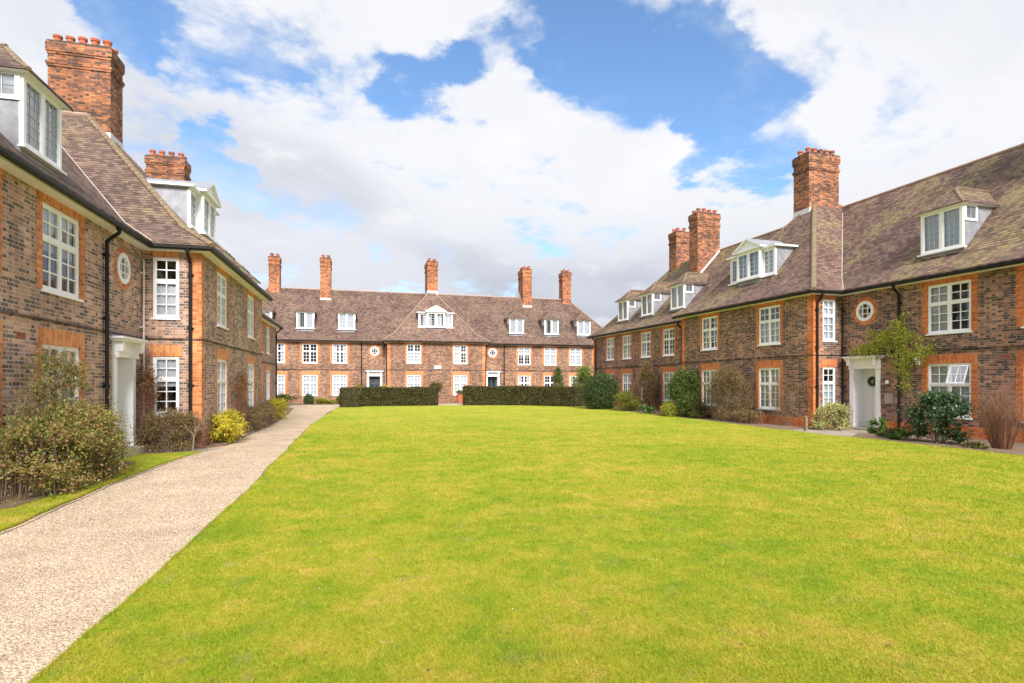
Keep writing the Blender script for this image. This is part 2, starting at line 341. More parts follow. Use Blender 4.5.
t.link(t.ramp(rp, [(0, (.40, .28, .19)), (.3, (.56, .43, .31)), (.7, (.68, .545, .41)), (1, (.84, .73, .59))]), p.inputs['Base Color']); p.inputs['Roughness'].default_value = .8; M['pebble'] = m
m, t, p = new_mat('rough_ground'); pos = t.add('ShaderNodeNewGeometry').outputs['Position']
t.link(t.ramp(t.noise(pos, .6, 6, .7), [(.3, (.09, .10, .03)), (.7, (.17, .19, .05))]), p.inputs['Base Color']); p.inputs['Roughness'].default_value = .95; M['ground'] = m
m, t, p = new_mat('paving'); pos = t.add('ShaderNodeNewGeometry').outputs['Position']
bt = t.add('ShaderNodeTexBrick'); bt.inputs['Scale'].default_value = 1; bt.inputs['Brick Width'].default_value = .6; bt.inputs['Row Height'].default_value = .45; bt.inputs['Mortar Size'].default_value = .012
bt.inputs['Color1'].default_value = (.36, .30, .25, 1); bt.inputs['Color2'].default_value = (.44, .38, .32, 1); bt.inputs['Mortar'].default_value = (.15, .12, .09, 1); t.link(pos, bt.inputs[0])
t.link(t.mix(1.0, bt.outputs[0], t.ramp(t.noise(pos, 2, 6, .7), [(.3, (.75, .75, .75)), (.7, (1.1, 1.1, 1.1))]), 'MULTIPLY'), p.inputs['Base Color']); p.inputs['Roughness'].default_value = .9; M['paving'] = m

L = dict(
    hedge=leafmat('hedge_leaf', [(.050, .050, .018), (.085, .082, .026), (.125, .112, .038), (.19, .15, .055)]),
    yew=leafmat('yew_leaf', [(.032, .058, .018), (.06, .10, .026), (.10, .145, .038)]),
    ivy=leafmat('ivy_leaf', [(.04, .075, .018), (.08, .14, .03), (.14, .20, .04), (.24, .24, .06)]),
    gold=leafmat('golden_leaf', [(.10, .14, .02), (.22, .25, .03), (.38, .37, .04), (.52, .46, .05)]),
    lemon=leafmat('lemon_leaf', [(.16, .17, .02), (.42, .38, .03), (.66, .55, .04), (.80, .68, .08)]),
    brown=leafmat('dry_brown_leaf', [(.13, .085, .045), (.22, .15, .075), (.30, .21, .09), (.30, .26, .09)]),
    rust=leafmat('rust_leaf', [(.16, .08, .035), (.28, .14, .06), (.36, .20, .08)]),
    olive=leafmat('olive_leaf', [(.07, .075, .02), (.13, .13, .035), (.20, .18, .05)]),
    photinia=leafmat('red_tinged_leaf', [(.10, .125, .03), (.20, .24, .05), (.33, .33, .08), (.38, .18, .09), (.46, .34, .18)]),
    cam=leafmat('camellia_leaf', [(.03, .065, .03), (.055, .11, .045), (.12, .18, .09)], .12, .35),
    cream=leafmat('cream_variegated_leaf', [(.20, .24, .06), (.46, .45, .18), (.66, .62, .30)]),
    ivy2=leafmat('light_ivy_leaf', [(.10, .15, .03), (.19, .25, .04), (.30, .33, .06)]),
    olive2=leafmat('yellow_olive_leaf', [(.10, .12, .02), (.20, .21, .03), (.32, .31, .05)]),
    lime=leafmat('lime_climber_leaf', [(.10, .13, .02), (.28, .32, .04), (.48, .48, .07), (.60, .54, .14)]),
    flower=leafmat('pale_petal', [(.62, .48, .40), (.76, .66, .58), (.82, .78, .70)], .3),
    green=leafmat('fresh_green_leaf', [(.04, .10, .015), (.08, .18, .02), (.14, .24, .04)]),
)
M['twig_r'] = plain('red_brown_twig', (.25, .12, .07), .8, .35, 8); M['twig_g'] = plain('grey_brown_twig', (.24, .18, .12), .85, .3, 8); M['twig_p'] = plain('pale_twig', (.42, .33, .22), .85, .25, 8)

# ------------------------------------------------------------------ ground
def sheet(name, pts, z, mat, parent=None, skirt=.03, label=None, kind='structure'):
    mb = MB(); a = sum(pts[i][0] * pts[(i + 1) % len(pts)][1] - pts[(i + 1) % len(pts)][0] * pts[i][1] for i in range(len(pts)))
    if a < 0: pts = pts[::-1]
    mb.face([(x, y, z) for x, y in pts])
    if skirt:
        for i in range(len(pts)):
            (x0, y0), (x1, y1) = pts[i], pts[(i + 1) % len(pts)]
            mb.face([(x0, y0, z - skirt), (x1, y1, z - skirt), (x1, y1, z), (x0, y0, z)])
    o = mb.build(name, mat); tag(o, kind=kind); return o
sheet('ground', [(-900, -900), (900, -900), (900, 900), (-900, 900)], -.06, M['ground'], skirt=0)
def wig(a, b, n, amp, seed):
    r = random.Random(seed); ph = [r.uniform(0, 6) for _ in range(4)]; out = []
    for k in range(n + 1):
        f = k / n; x = a[0] + (b[0] - a[0]) * f; y = a[1] + (b[1] - a[1]) * f
        s = y + x * .3; d = amp * (math.sin(s * 1.3 + ph[0]) + .6 * math.sin(s * 3.1 + ph[1]) + .35 * math.sin(s * 7.7 + ph[2]) + .2 * math.sin(s * 15 + ph[3]))
        dx, dy = b[1] - a[1], a[0] - b[0]; l = math.hypot(dx, dy); out.append((x + dx / l * d, y + dy / l * d))
    return out
left_edge = wig((-1.86, -12), (-1.80, 3.4), 70, .012, 1) + wig((-1.79, 3.5), (-1.63, 9), 50, .012, 1) + wig((-1.63, 9.1), (-1.64, 24), 60, .018, 1) + wig((-1.66, 24.2), (-.95, 41.3), 40, .02, 2)
right_edge = wig((16.0, 37.2), (15.5, 23), 40, .03, 3) + wig((15.1, 18.2), (15.0, 14.6), 12, .02, 4) + wig((15.25, 14.4), (15.1, -12), 80, .03, 5)
lawn_poly = left_edge + [(-.6, 41.9), (7.0, 41.9), (12, 40.6), (15.6, 38.8)] + right_edge
sheet('lawn', lawn_poly, 0.0, M['turf'], skirt=.035)
verge_edge = wig((-4.06, -12), (-3.98, 12), 100, .025, 6) + [(-3.93, 13.5), (-3.80, 14.9), (-3.62, 15.75), (-3.75, 15.9), (-4.3, 15.75), (-5.3, 15.45)]
sheet('verge', verge_edge + [(-5.6, -12)], 0.0, M['turf'], skirt=.035)
sheet('gravel_path', [(-4.2, -12), (-4.2, 15.2), (-3.9, 16.4), (-3.6, 17.2), (-3.6, 30), (-4.0, 40), (-5.2, 43), (-9, 43.6), (-9, 46.2), (17, 46.2), (17, 42.4), (1, 42.4), (-.2, 41.9), (-.9, 40.8), (-1.4, 34), (-1.4, -12)], -.024, M['gravel'], skirt=0)
sheet('door_path', [(-5.3, 15.35), (-3.7, 15.7), (-3.3, 16.5), (-3.9, 16.62), (-5.3, 16.62)], -.02, M['paving'])
sheet('paved_path', [(18.2, 15.4), (15.3, 14.5), (14.95, 16.0), (15.0, 17.35), (18.2, 17.6)], -.015, M['paving'])
for nm, pts in (('flower_bed', [(18.4, -12), (15.05, -12), (15.2, 14.5), (16.2, 15.2), (18.4, 15.4)]), ('flower_bed', [(18.2, 17.6), (15.0, 17.35), (15.4, 23), (15.9, 37.3), (16.2, 41), (17.6, 42), (18.2, 42)]),
                ('flower_bed', [(-3.9, 16.62), (-3.35, 17.2), (-3.2, 27), (-3.25, 30), (-3.8, 40.5), (-5.5, 40.5), (-5.5, 16.62)]), ('flower_bed', [(-12, 46.25), (24, 46.25), (24, 49.7), (-12, 49.7)]),
                ('flower_bed', [(-5.35, 9.0), (-4.5, 9.4), (-4.35, 11.5), (-4.5, 14.0), (-5.35, 14.6)])):
    sheet(nm, pts, .012, M['soil'])

def border(name, edge, w0, w1, z):
    mb = MB()
    for i in range(len(edge) - 1):
        (x0, y0), (x1, y1) = edge[i], edge[i + 1]
        if y1 > 41 or y0 > 41: break
        wa = w0 + (w1 - w0) * (.5 + .5 * math.sin(y0 * 2.1 + math.sin(y0 * .7) * 2)); wb = w0 + (w1 - w0) * (.5 + .5 * math.sin(y1 * 2.1 + math.sin(y1 * .7) * 2))
        mb.face([(x0 - wa, y0, z), (x0 + .03, y0, z), (x1 + .03, y1, z), (x1 - wb, y1, z)])
    tag(mb.build(name, M['soil']), kind='structure')
border('soil_edge', left_edge, -.005, .055, -.019)
border('soil_edge', [(x + .05, y) for x, y in verge_edge[:103]], -.02, .02, -.019)
# grass blades near the camera (one uncountable mass)
def inside(poly, x, y):
    x = np.asarray(x); y = np.asarray(y); c = np.zeros(len(x), bool); n = len(poly)
    for i in range(n):
        (x0, y0), (x1, y1) = poly[i], poly[(i + 1) % n]
        if y0 == y1: continue
        k = ((y0 > y) != (y1 > y)) & (x < (x1 - x0) * (y - y0) / (y1 - y0) + x0); c ^= k
    return c
def scatter(poly, n, rmin, rmax, power=1.0):
    th = rng.uniform(R(-HEAD - 62 + 35), R(62), n) ; th = rng.uniform(R(HEAD - 46), R(HEAD + 46), n)
    r = rmin * (rmax / rmin) ** rng.uniform(0, 1, n)
    x = r * np.sin(th); y = r * np.cos(th); k = inside(poly, x, y) & (rng.uniform(0, 1, n) < np.clip((rmax - r) / (rmax * .55), 0, 1)); return x[k], y[k], r[k]
def blades(name, poly, n, rmin, rmax, h=.023):
    x, y, r = scatter(poly, n, rmin, rmax); N = len(x); a = rng.uniform(0, 2 * np.pi, N); s = np.clip(r / 6, .8, 2.6)
    wv = .0026 * s * rng.uniform(.7, 1.3, N); hh = h * rng.uniform(.45, 1.25, N) * np.clip(s, 1, 1.25); lean = rng.normal(0, .02, (N, 2))
    c, sn = np.cos(a) * wv, np.sin(a) * wv
    V = np.zeros((N, 3, 3)); V[:, 0] = np.stack([x - c, y - sn, np.zeros(N)], 1); V[:, 1] = np.stack([x + c, y + sn, np.zeros(N)], 1); V[:, 2] = np.stack([x + lean[:, 0], y + lean[:, 1], hh], 1)
    return arr_mesh(name, V.reshape(-1, 3), 3, M['blade'])
g1 = blades('grass', lawn_poly, 950000, 2.8, 40); tag(g1, 'short mown grass blades of the courtyard lawn', 'grass', kind='stuff')
g2 = blades('grass', verge_edge + [(-5.6, -12)], 260000, 6.0, 17); tag(g2, 'grass of the narrow verge beside the gravel path', 'grass', kind='stuff')
# long tufts along the lawn edge
def edge_grass(edge, n, sgn):
    e = np.array([p for p in edge if 2 < p[1] < 20]); i = rng.integers(0, len(e) - 1, n); f = rng.uniform(0, 1, n)[:, None]; p = e[i] * (1 - f) + e[i + 1] * f
    x = p[:, 0] + sgn * np.abs(rng.normal(0, .02, n)); y = p[:, 1]; a = rng.uniform(0, 6.28, n); wv = .003; hh = rng.uniform(.012, .034, n)
    V = np.zeros((n, 3, 3)); V[:, 0] = np.stack([x - np.cos(a) * wv, y - np.sin(a) * wv, np.full(n, -.02)], 1); V[:, 1] = np.stack([x + np.cos(a) * wv, y + np.sin(a) * wv, np.full(n, -.02)], 1)
    V[:, 2] = np.stack([x - sgn * rng.uniform(-.01, .02, n), y + rng.normal(0, .02, n), hh], 1); return V
V = np.concatenate([edge_grass(left_edge, 9000, 1), edge_grass(verge_edge[:103], 7000, -1)])
tag(arr_mesh('edge_grass', V.reshape(-1, 3), 3, M['blade']), 'longer grass hanging over the edges of the gravel path', 'grass', kind='stuff')
# loose pebbles on the path
gp = [(-4.1, 2), (-4.0, 15.5), (-3.3, 17), (-3.1, 26), (-1.60, 26), (-1.60, 9), (-1.82, 3)]
x, y, r = scatter(gp, 220000, 2.9, 22); N = len(x); s = rng.uniform(.003, .008, N) * np.clip(r / 7, .9, 1.8)
a = rng.uniform(0, 6.28, N); base = np.array([[1, 0, 0], [0, 1, 0], [-1, 0, 0], [0, -1, 0]]); V = np.zeros((N, 4, 3, 3))
el = rng.uniform(.55, 1, N)
for k in range(4):
    for j, bb in enumerate((base[k], base[(k + 1) % 4])):
        V[:, k, j, 0] = x + s * (bb[0] * np.cos(a) - bb[1] * el * np.sin(a)); V[:, k, j, 1] = y + s * (bb[0] * np.sin(a) + bb[1] * el * np.cos(a)); V[:, k, j, 2] = -.025
    V[:, k, 2] = np.stack([x, y, -.025 + s * .8], 1)
idx = V.reshape(N, 12, 3)
me = bpy.data.meshes.new('loose_gravel')                      # shared vertices so each stone is one island
P5 = np.concatenate([V[:, 0, 0:1], V[:, 1, 0:1], V[:, 2, 0:1], V[:, 3, 0:1], V[:, 0, 2:3]], 1)
me.vertices.add(N * 5); me.vertices.foreach_set('co', P5.astype(np.float32).ravel())
li = (np.arange(N)[:, None] * 5 + np.array([0, 1, 4, 1, 2, 4, 2, 3, 4, 3, 0, 4])[None, :]).astype(np.int32).ravel()
me.loops.add(len(li)); me.loops.foreach_set('vertex_index', li); me.polygons.add(N * 4); me.polygons.foreach_set('loop_start', np.arange(0, N * 12, 3, dtype=np.int32))
me.polygons.foreach_set('use_smooth', np.ones(N * 4, bool)); me.materials.append(M['pebble']); me.update(); me.validate()
o = bpy.data.objects.new('loose_gravel', me); COL.objects.link(o); tag(o, 'loose pinkish beige stones covering the path', 'gravel', kind='stuff')

# ------------------------------------------------------------------ building kit
ZE = 5.2          # eave (tile edge)
WT = 5.04         # wall top
OV = .37          # gutter overhang
D1, Z1 = .95, .66 # bellcast
SL = (4.87 - Z1) / (4.85 - D1)
def gz(d): return ZE + (d * Z1 / D1 if d < D1 else Z1 + (d - D1) * SL)

def sweep(mb, path, prof, closed=False, mi=0):
    """sweep a closed profile [(outward, z)] along plan path; outward = right-hand side of travel"""
    n = len(path); rings = []
    for i in range(n):
        p = Vector(path[i]); a = Vector(path[i - 1]) if (i > 0 or closed) else None; b = Vector(path[(i + 1) % n]) if (i < n - 1 or closed) else None
        d0 = (p - a).normalized() if a is not None else None; d1 = (b - p).normalized() if b is not None else None
        if d0 is None: d0 = d1
        if d1 is None: d1 = d0
        n0 = Vector((d0.y, -d0.x)); n1 = Vector((d1.y, -d1.x)); mm = (n0 + n1).normalized(); k = 1 / max(.3, mm.dot(n0))
        rings.append([(p.x + mm.x * o * k, p.y + mm.y * o * k, z) for o, z in prof])
    m_ = len(prof)
    for i in range(n if closed else n - 1):
        r0, r1 = rings[i], rings[(i + 1) % n]
        for k in range(m_): mb.face([r0[k], r1[k], r1[(k + 1) % m_], r0[(k + 1) % m_]], mi)
    if not closed: mb.face(rings[0], mi); mb.face(rings[-1][::-1], mi)
def rect(o0, z0, o1, z1): return [(o0, z0), (o1, z0), (o1, z1), (o0, z1)]

def wallseg(mb, p0, p1, z0, z1, holes):
    p0, p1 = Vector(p0), Vector(p1); Ln = (p1 - p0).length; d = (p1 - p0) / Ln
    us = sorted({0, Ln, *[h[0] for h in holes], *[h[1] for h in holes]}); zs = sorted({z0, z1, *[h[2] for h in holes], *[h[3] for h in holes]})
    for ua, ub in zip(us, us[1:]):
        for za, zb in zip(zs, zs[1:]):
            cu, cz = (ua + ub) / 2, (za + zb) / 2
            if any(h[0] < cu < h[1] and h[2] < cz < h[3] for h in holes): continue
            a, b = p0 + d * ua, p0 + d * ub
            mb.face([(a.x, a.y, za), (b.x, b.y, za), (b.x, b.y, zb), (a.x, a.y, zb)])

# ---- windows: origin at bottom centre of the opening, front faces -Y, wall plane y=0
CURT = []
def make_window(w, h, cols, split, curt, rows=(2, 3), depth=.07, tilt=False, sill=True):
    """returns root part 'window' (frame) with sub-parts; unparented prototype"""
    mb = MB(); f = .055; y0, y1 = depth - .045, depth + .03
    mb.box(-w / 2, y0, 0, -w / 2 + f, y1, h); mb.box(w / 2 - f, y0, 0, w / 2, y1, h)
    mb.box(-w / 2 + f, y0, 0, w / 2 - f, y1, f * 1.1); mb.box(-w / 2 + f, y0, h - f, w / 2 - f, y1, h)
    tr_z = h * (rows[1] / (rows[0] + rows[1])) + .01
    mb.box(-w / 2 + f, y0 + .004, tr_z - .035, w / 2 - f, y1, tr_z + .035)
    lights = []
    if split: mb.box(-.035, y0 + .004, f * 1.1, .035, y1, tr_z - .035); mb.box(-.035, y0 + .004, tr_z + .035, .035, y1, h - f); lights = [(-w / 2 + f, -.035), (.035, w / 2 - f)]
    else: lights = [(-w / 2 + f, w / 2 - f)]
    fr = mb.build('window', M['white'])
    gb = MB(); pn = MB()
    for (a, b) in lights:
        for (za, zb, nr) in ((f * 1.1, tr_z - .035, rows[1]), (tr_z + .035, h - f, rows[0])):
            c = .028                                            # casement stile
            gb.box(a, y0 + .012, za, a + c, y1 - .01, zb); gb.box(b - c, y0 + .012, za, b, y1 - .01, zb)
            gb.box(a + c, y0 + .012, za, b - c, y1 - .01, za + c); gb.box(a + c, y0 + .012, zb - c, b - c, y1 - .01, zb)
            nc = cols
            for k in range(1, nc):
                xx = a + c + (b - a - 2 * c) * k / nc; gb.box(xx - .013, y0 + .02, za + c, xx + .013, y1 - .02, zb - c)
            for k in range(1, nr):
                z_ = za + c + (zb - za - 2 * c) * k / nr; gb.box(a + c, y0 + .022, z_ - .013, b - c, y1 - .022, z_ + .013)
            pn.face([(a + c, y1 - .035, za + c), (b - c, y1 - .035, za + c), (b - c, y1 - .035, zb - c), (a + c, y1 - .035, zb - c)])
    gb.build('glazing_bars', M['white'], fr); pn.build('pane', M['glass'], fr)
    if sill:
        s = MB(); s.box(-w / 2 - .04, -.045, -.05, w / 2 + .04, depth + .01, -.002); s.build('sill', M['white'], fr)
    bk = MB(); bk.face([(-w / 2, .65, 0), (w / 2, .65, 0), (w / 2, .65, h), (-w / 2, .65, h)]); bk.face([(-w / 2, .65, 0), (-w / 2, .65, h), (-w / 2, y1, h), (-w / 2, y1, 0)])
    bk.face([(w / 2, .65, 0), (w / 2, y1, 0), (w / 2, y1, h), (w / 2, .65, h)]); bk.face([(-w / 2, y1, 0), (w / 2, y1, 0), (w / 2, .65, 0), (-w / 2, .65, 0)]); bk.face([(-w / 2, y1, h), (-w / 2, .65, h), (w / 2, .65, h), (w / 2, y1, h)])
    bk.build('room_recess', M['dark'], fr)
    if curt:
        cu = MB(); 
        def cl(xa, xb, za, zb, sd):
            n = max(6, int((xb - xa) / .035)); rr = random.Random(sd)
            pts = [(xa + (xb - xa) * k / n, y1 + .025 + .014 * math.sin(k * 1.9 + sd) + rr.uniform(-.004, .004)) for k in range(n + 1)]
            for (ax, ay), (bx, by) in zip(pts, pts[1:]): cu.face([(ax, ay, za), (bx, by, za), (bx, by, zb), (ax, ay, zb)], 0, True)
        if curt == 'full': cl(-w / 2 + .02, w / 2 - .02, .03, h - .02, 1)
        elif curt == 'sides': cl(-w / 2 + .02, -w * .18, .03, h - .02, 2); cl(w * .2, w / 2 - .02, .03, h - .02, 3)
        elif curt == 'low': cl(-w / 2 + .02, w / 2 - .02, .03, h * .55, 4)
        elif curt == 'top': cl(-w / 2 + .02, w / 2 - .02, h * .48, h - .02, 5)
        elif curt == 'left': cl(-w / 2 + .02, w * .02, .03, h - .02, 6); cl(w * .36, w / 2 - .02, .03, h - .02, 3)
        cu.build('curtain', M['curtain'], fr)
    return fr
PROTO = {}
def window(kind, w, h, curt, parent, loc, rz=0, jw=.2, upper=0, mr=None, ml=None):
    key = (kind, round(w, 3), round(h, 3), curt, upper, mr.name)
    if key in PROTO: o = copy_tree(PROTO[key], parent)
    else:
        o = make_window(w, h, 2, kind == 'double', curt); PROTO[key] = o; o.parent = parent
        fr = Frame((0, 0), (1, 0)); zt = h if not upper else WT - .005 - 3.30
        for sg in ((-1, 1) if kind == 'double' else ()):
            rm = MB(); a, b = sorted((sg * w / 2, sg * (w / 2 + jw))); toothed(rm, fr, a, b, 0, zt, .25 if sg < 0 else 0, .25 if sg > 0 else 0); rm.build('brick_jamb', mr, o)
        lm = MB()
        if upper: fr.box(lm, -w / 2, -.09, h, w / 2, .0055, zt)
        else: fr.box(lm, -w / 2 - jw, -.09, h, w / 2 + jw, .0065, h + .30)
        lm.build('brick_lintel', ml, o)
    o.location = loc; o.rotation_euler = (0, 0, rz); return o

def jamb(mb, x, y, rz, w, z0, z1, jw=.21, side=0):
    pass

class Frame:
    """2-D wall frame: point p0, direction d (unit), outward normal n; boxes given by (u, out, z)"""
    def __init__(s, p0, p1): s.p = Vector(p0); s.d = (Vector(p1) - s.p).normalized(); s.n = Vector((s.d.y, -s.d.x)); s.L = (Vector(p1) - s.p).length
    def pt(s, u, o, z): q = s.p + s.d * u + s.n * o; return (q.x, q.y, z)
    def box(s, mb, u0, o0, z0, u1, o1, z1, mi=0):
        a = [s.pt(u0, o1, z0), s.pt(u1, o1, z0), s.pt(u1, o0, z0), s.pt(u0, o0, z0), s.pt(u0, o1, z1), s.pt(u1, o1, z1), s.pt(u1, o0, z1), s.pt(u0, o0, z1)]
        for q in ((0, 3, 2, 1), (4, 5, 6, 7), (0, 1, 5, 4), (1, 2, 6, 5), (2, 3, 7, 6), (3, 0, 4, 7)): mb.face([a[k] for k in q], mi)
    @property
    def rz(s): return math.atan2(s.d.y, s.d.x)

def toothed(mb, fr, u0, u1, z0, z1, tooth_l, tooth_r, out=.006, back=.09):
    tooth_l = min(tooth_l, .9); tooth_r = min(tooth_r, .9)
    """column of red bricks with block-bonded edges"""
    z = z0; k = int(round(z0 / .3)); 
    while z < z1 - 1e-6:
        ze = min(z1, (math.floor(z / .3 + 1e-6) + 1) * .3); e = .055 if k % 2 else 0
        fr.box(mb, u0 - e * tooth_l, -back, z, u1 + e * tooth_r, out, ze, 0); z = ze; k += 1

def make_small_dormer(tile, curt):
    """origin at centre of sill, front y=0 facing -Y"""
    w, h, dep = 1.36, 1.40, 1.7
    b = MB()                                                    # cheeks
    for s in (-1, 1):
        x = s * w / 2
        b.box(x - .03 * s, .03, -.1, x, dep, h, 0)
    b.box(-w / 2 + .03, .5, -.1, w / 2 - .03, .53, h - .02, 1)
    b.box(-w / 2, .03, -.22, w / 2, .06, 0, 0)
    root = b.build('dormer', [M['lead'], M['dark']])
    f = MB(); t_ = .07
    f.box(-w / 2 - .01, -.02, 0, -w / 2 + t_, .06, h); f.box(w / 2 - t_, -.02, 0, w / 2 + .01, .06, h); f.box(-w / 2 + t_, -.02, 0, w / 2 - t_, .06, t_); f.box(-w / 2 + t_, -.02, h - .09, w / 2 - t_, .06, h)
    f.box(-.045, -.016, t_, .045, .06, h - .09)
    p = MB(); g = MB()
    for a, c in ((-w / 2 + t_, -.045), (.045, w / 2 - t_)):
        za, zb = t_, h - .09; s = .035
        f.box(a, -.008, za, a + s, .05, zb); f.box(c - s, -.008, za, c, .05, zb); f.box(a + s, -.008, za, c - s, .05, za + s); f.box(a + s, -.008, zb - s, c - s, .05, zb)
        p.face([(a + s, .02, za + s), (c - s, .02, za + s), (c - s, .02, zb - s), (a + s, .02, zb - s)])
        for k in (1, 2): xx = a + s + (c - a - 2 * s) * k / 3; g.box(xx - .004, .008, za + s, xx + .004, .03, zb - s)
        for k in range(1, 6): zz_ = za + s + (zb - za - 2 * s) * k / 6; g.box(a + s, .009, zz_ - .005, c - s, .029, zz_ + .005)
    # side light in each cheek, near the front
    for s in (-1, 1):
        x = s * w / 2; f.box(x + .0 * s, .03, h - .55, x + .035 * s, .12, h); f.box(x, .12, h - .09, x + .035 * s, .62, h); f.box(x, .12, h - .55, x + .035 * s, .62, h - .47); f.box(x, .54, h - .47, x + .035 * s, .62, h - .09)
        p.face([(x + .012 * s, .12, h - .47), (x + .012 * s, .54, h - .47), (x + .012 * s, .54, h - .09), (x + .012 * s, .12, h - .09)])
        g.box(x + .008 * s, .32, h - .47, x + .024 * s, .335, h - .09); g.box(x + .007 * s, .12, h - .27, x + .025 * s, .54, h - .27)
    f.build('frame', M['white'], root); p.build('pane', M['glass'], root); g.build('leaded_bars', M['cames'], root)
    s = MB(); s.box(-w / 2 - .1, -.08, -.045, w / 2 + .1, .04, -.002); s.build('sill', M['white'], root)
    r = MB(); ov = .17; ze, zr = h + .02, h + .78; ya, yr = -ov, .62; x0, x1 = -w / 2 - ov, w / 2 + ov; xi = .34; zi = ze + .30; yb = 2.9
    # two-pitch (sprocketed) hipped roof
    A, B = (x0, ya, ze), (x1, ya, ze); A1, B1 = (-xi - .12, ya + .36, zi), (xi + .12, ya + .36, zi); T = (0, yr, zr)
    r.face([A, B, B1, A1]); r.face([A1, B1, T]); r.face([B, (x1, yb, ze), (xi + .12, yb, zi), B1]); r.face([B1, (xi + .12, yb, zi), (0, yb, zr), T]); r.face([(x0, yb, ze), A, A1, (-xi - .12, yb, zi)]); r.face([(-xi - .12, yb, zi), A1, T, (0, yb, zr)])
    e = .035; r.face([(x0, ya, ze - e), (x1, ya, ze - e), B, A]); r.face([(x1, ya, ze - e), (x1, yb, ze - e), (x1, yb, ze), B]); r.face([(x0, yb, ze - e), (x0, ya, ze - e), A, (x0, yb, ze)])
    r.face([(x0, ya, ze - e), (x0, yb, ze - e), (x1, yb, ze - e), (x1, ya, ze - e)])
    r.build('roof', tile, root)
    c = MB(); caps(c, T, (0, yb, zr), .075); caps(c, A1, T, .055); caps(c, B1, T, .055); caps(c, A, A1, .05); caps(c, B, B1, .05); c.build('ridge_tiles', M['hip'], root)
    so = MB(); so.box(-w / 2 - ov + .03, -ov + .03, h - .035, w / 2 + ov - .03, 1.5, h - .017); so.build('soffit', M['white'], root)
    if curt:
        cu = MB(); n = 34
        for k in range(n):
            if curt == 'half' and n * .15 < k < n * .5: continue
            xa, xb = [-w / 2 + .06 + (w - .12) * q / n for q in (k, k + 1)]; ya_, yb_ = [.1 + .014 * math.sin(q * 1.8) for q in (k, k + 1)]
            cu.face([(xa, ya_, .05), (xb, yb_, .05), (xb, yb_, h - .05), (xa, ya_, h - .05)], 0, True)
        cu.build('curtain', M['curtain'], root)
    return root

def caps(mb, a, b, r, step=.30, mi=0):
    """overlapping half-round cap tiles along a ridge or hip"""
    a, b = Vector(a), Vector(b); L_ = (b - a).length; n = max(1, int(L_ / step)); d = (b - a) / L_; side = d.cross(Vector((0, 0, 1))).normalized(); up = side.cross(d).normalized()
    for k in range(n):
        p0 = a + d * (L_ * k / n - .02); p1 = a + d * (L_ * (k + 1) / n); r0, r1 = r * 1.08, r * .96
        c0 = []; c1 = []
        for j in range(6):
            an = -.75 + (math.pi + 1.5) * j / 5; c0.append(p0 + (side * math.cos(an) + up * math.sin(an) * .75) * r0 - up * .02); c1.append(p1 + (side * math.cos(an) + up * math.sin(an) * .75) * r1 - up * .02)
        for j in range(5): mb.face([c0[j], c0[j + 1], c1[j + 1], c1[j]], mi, False)
        mb.face(c0[::-1], mi)

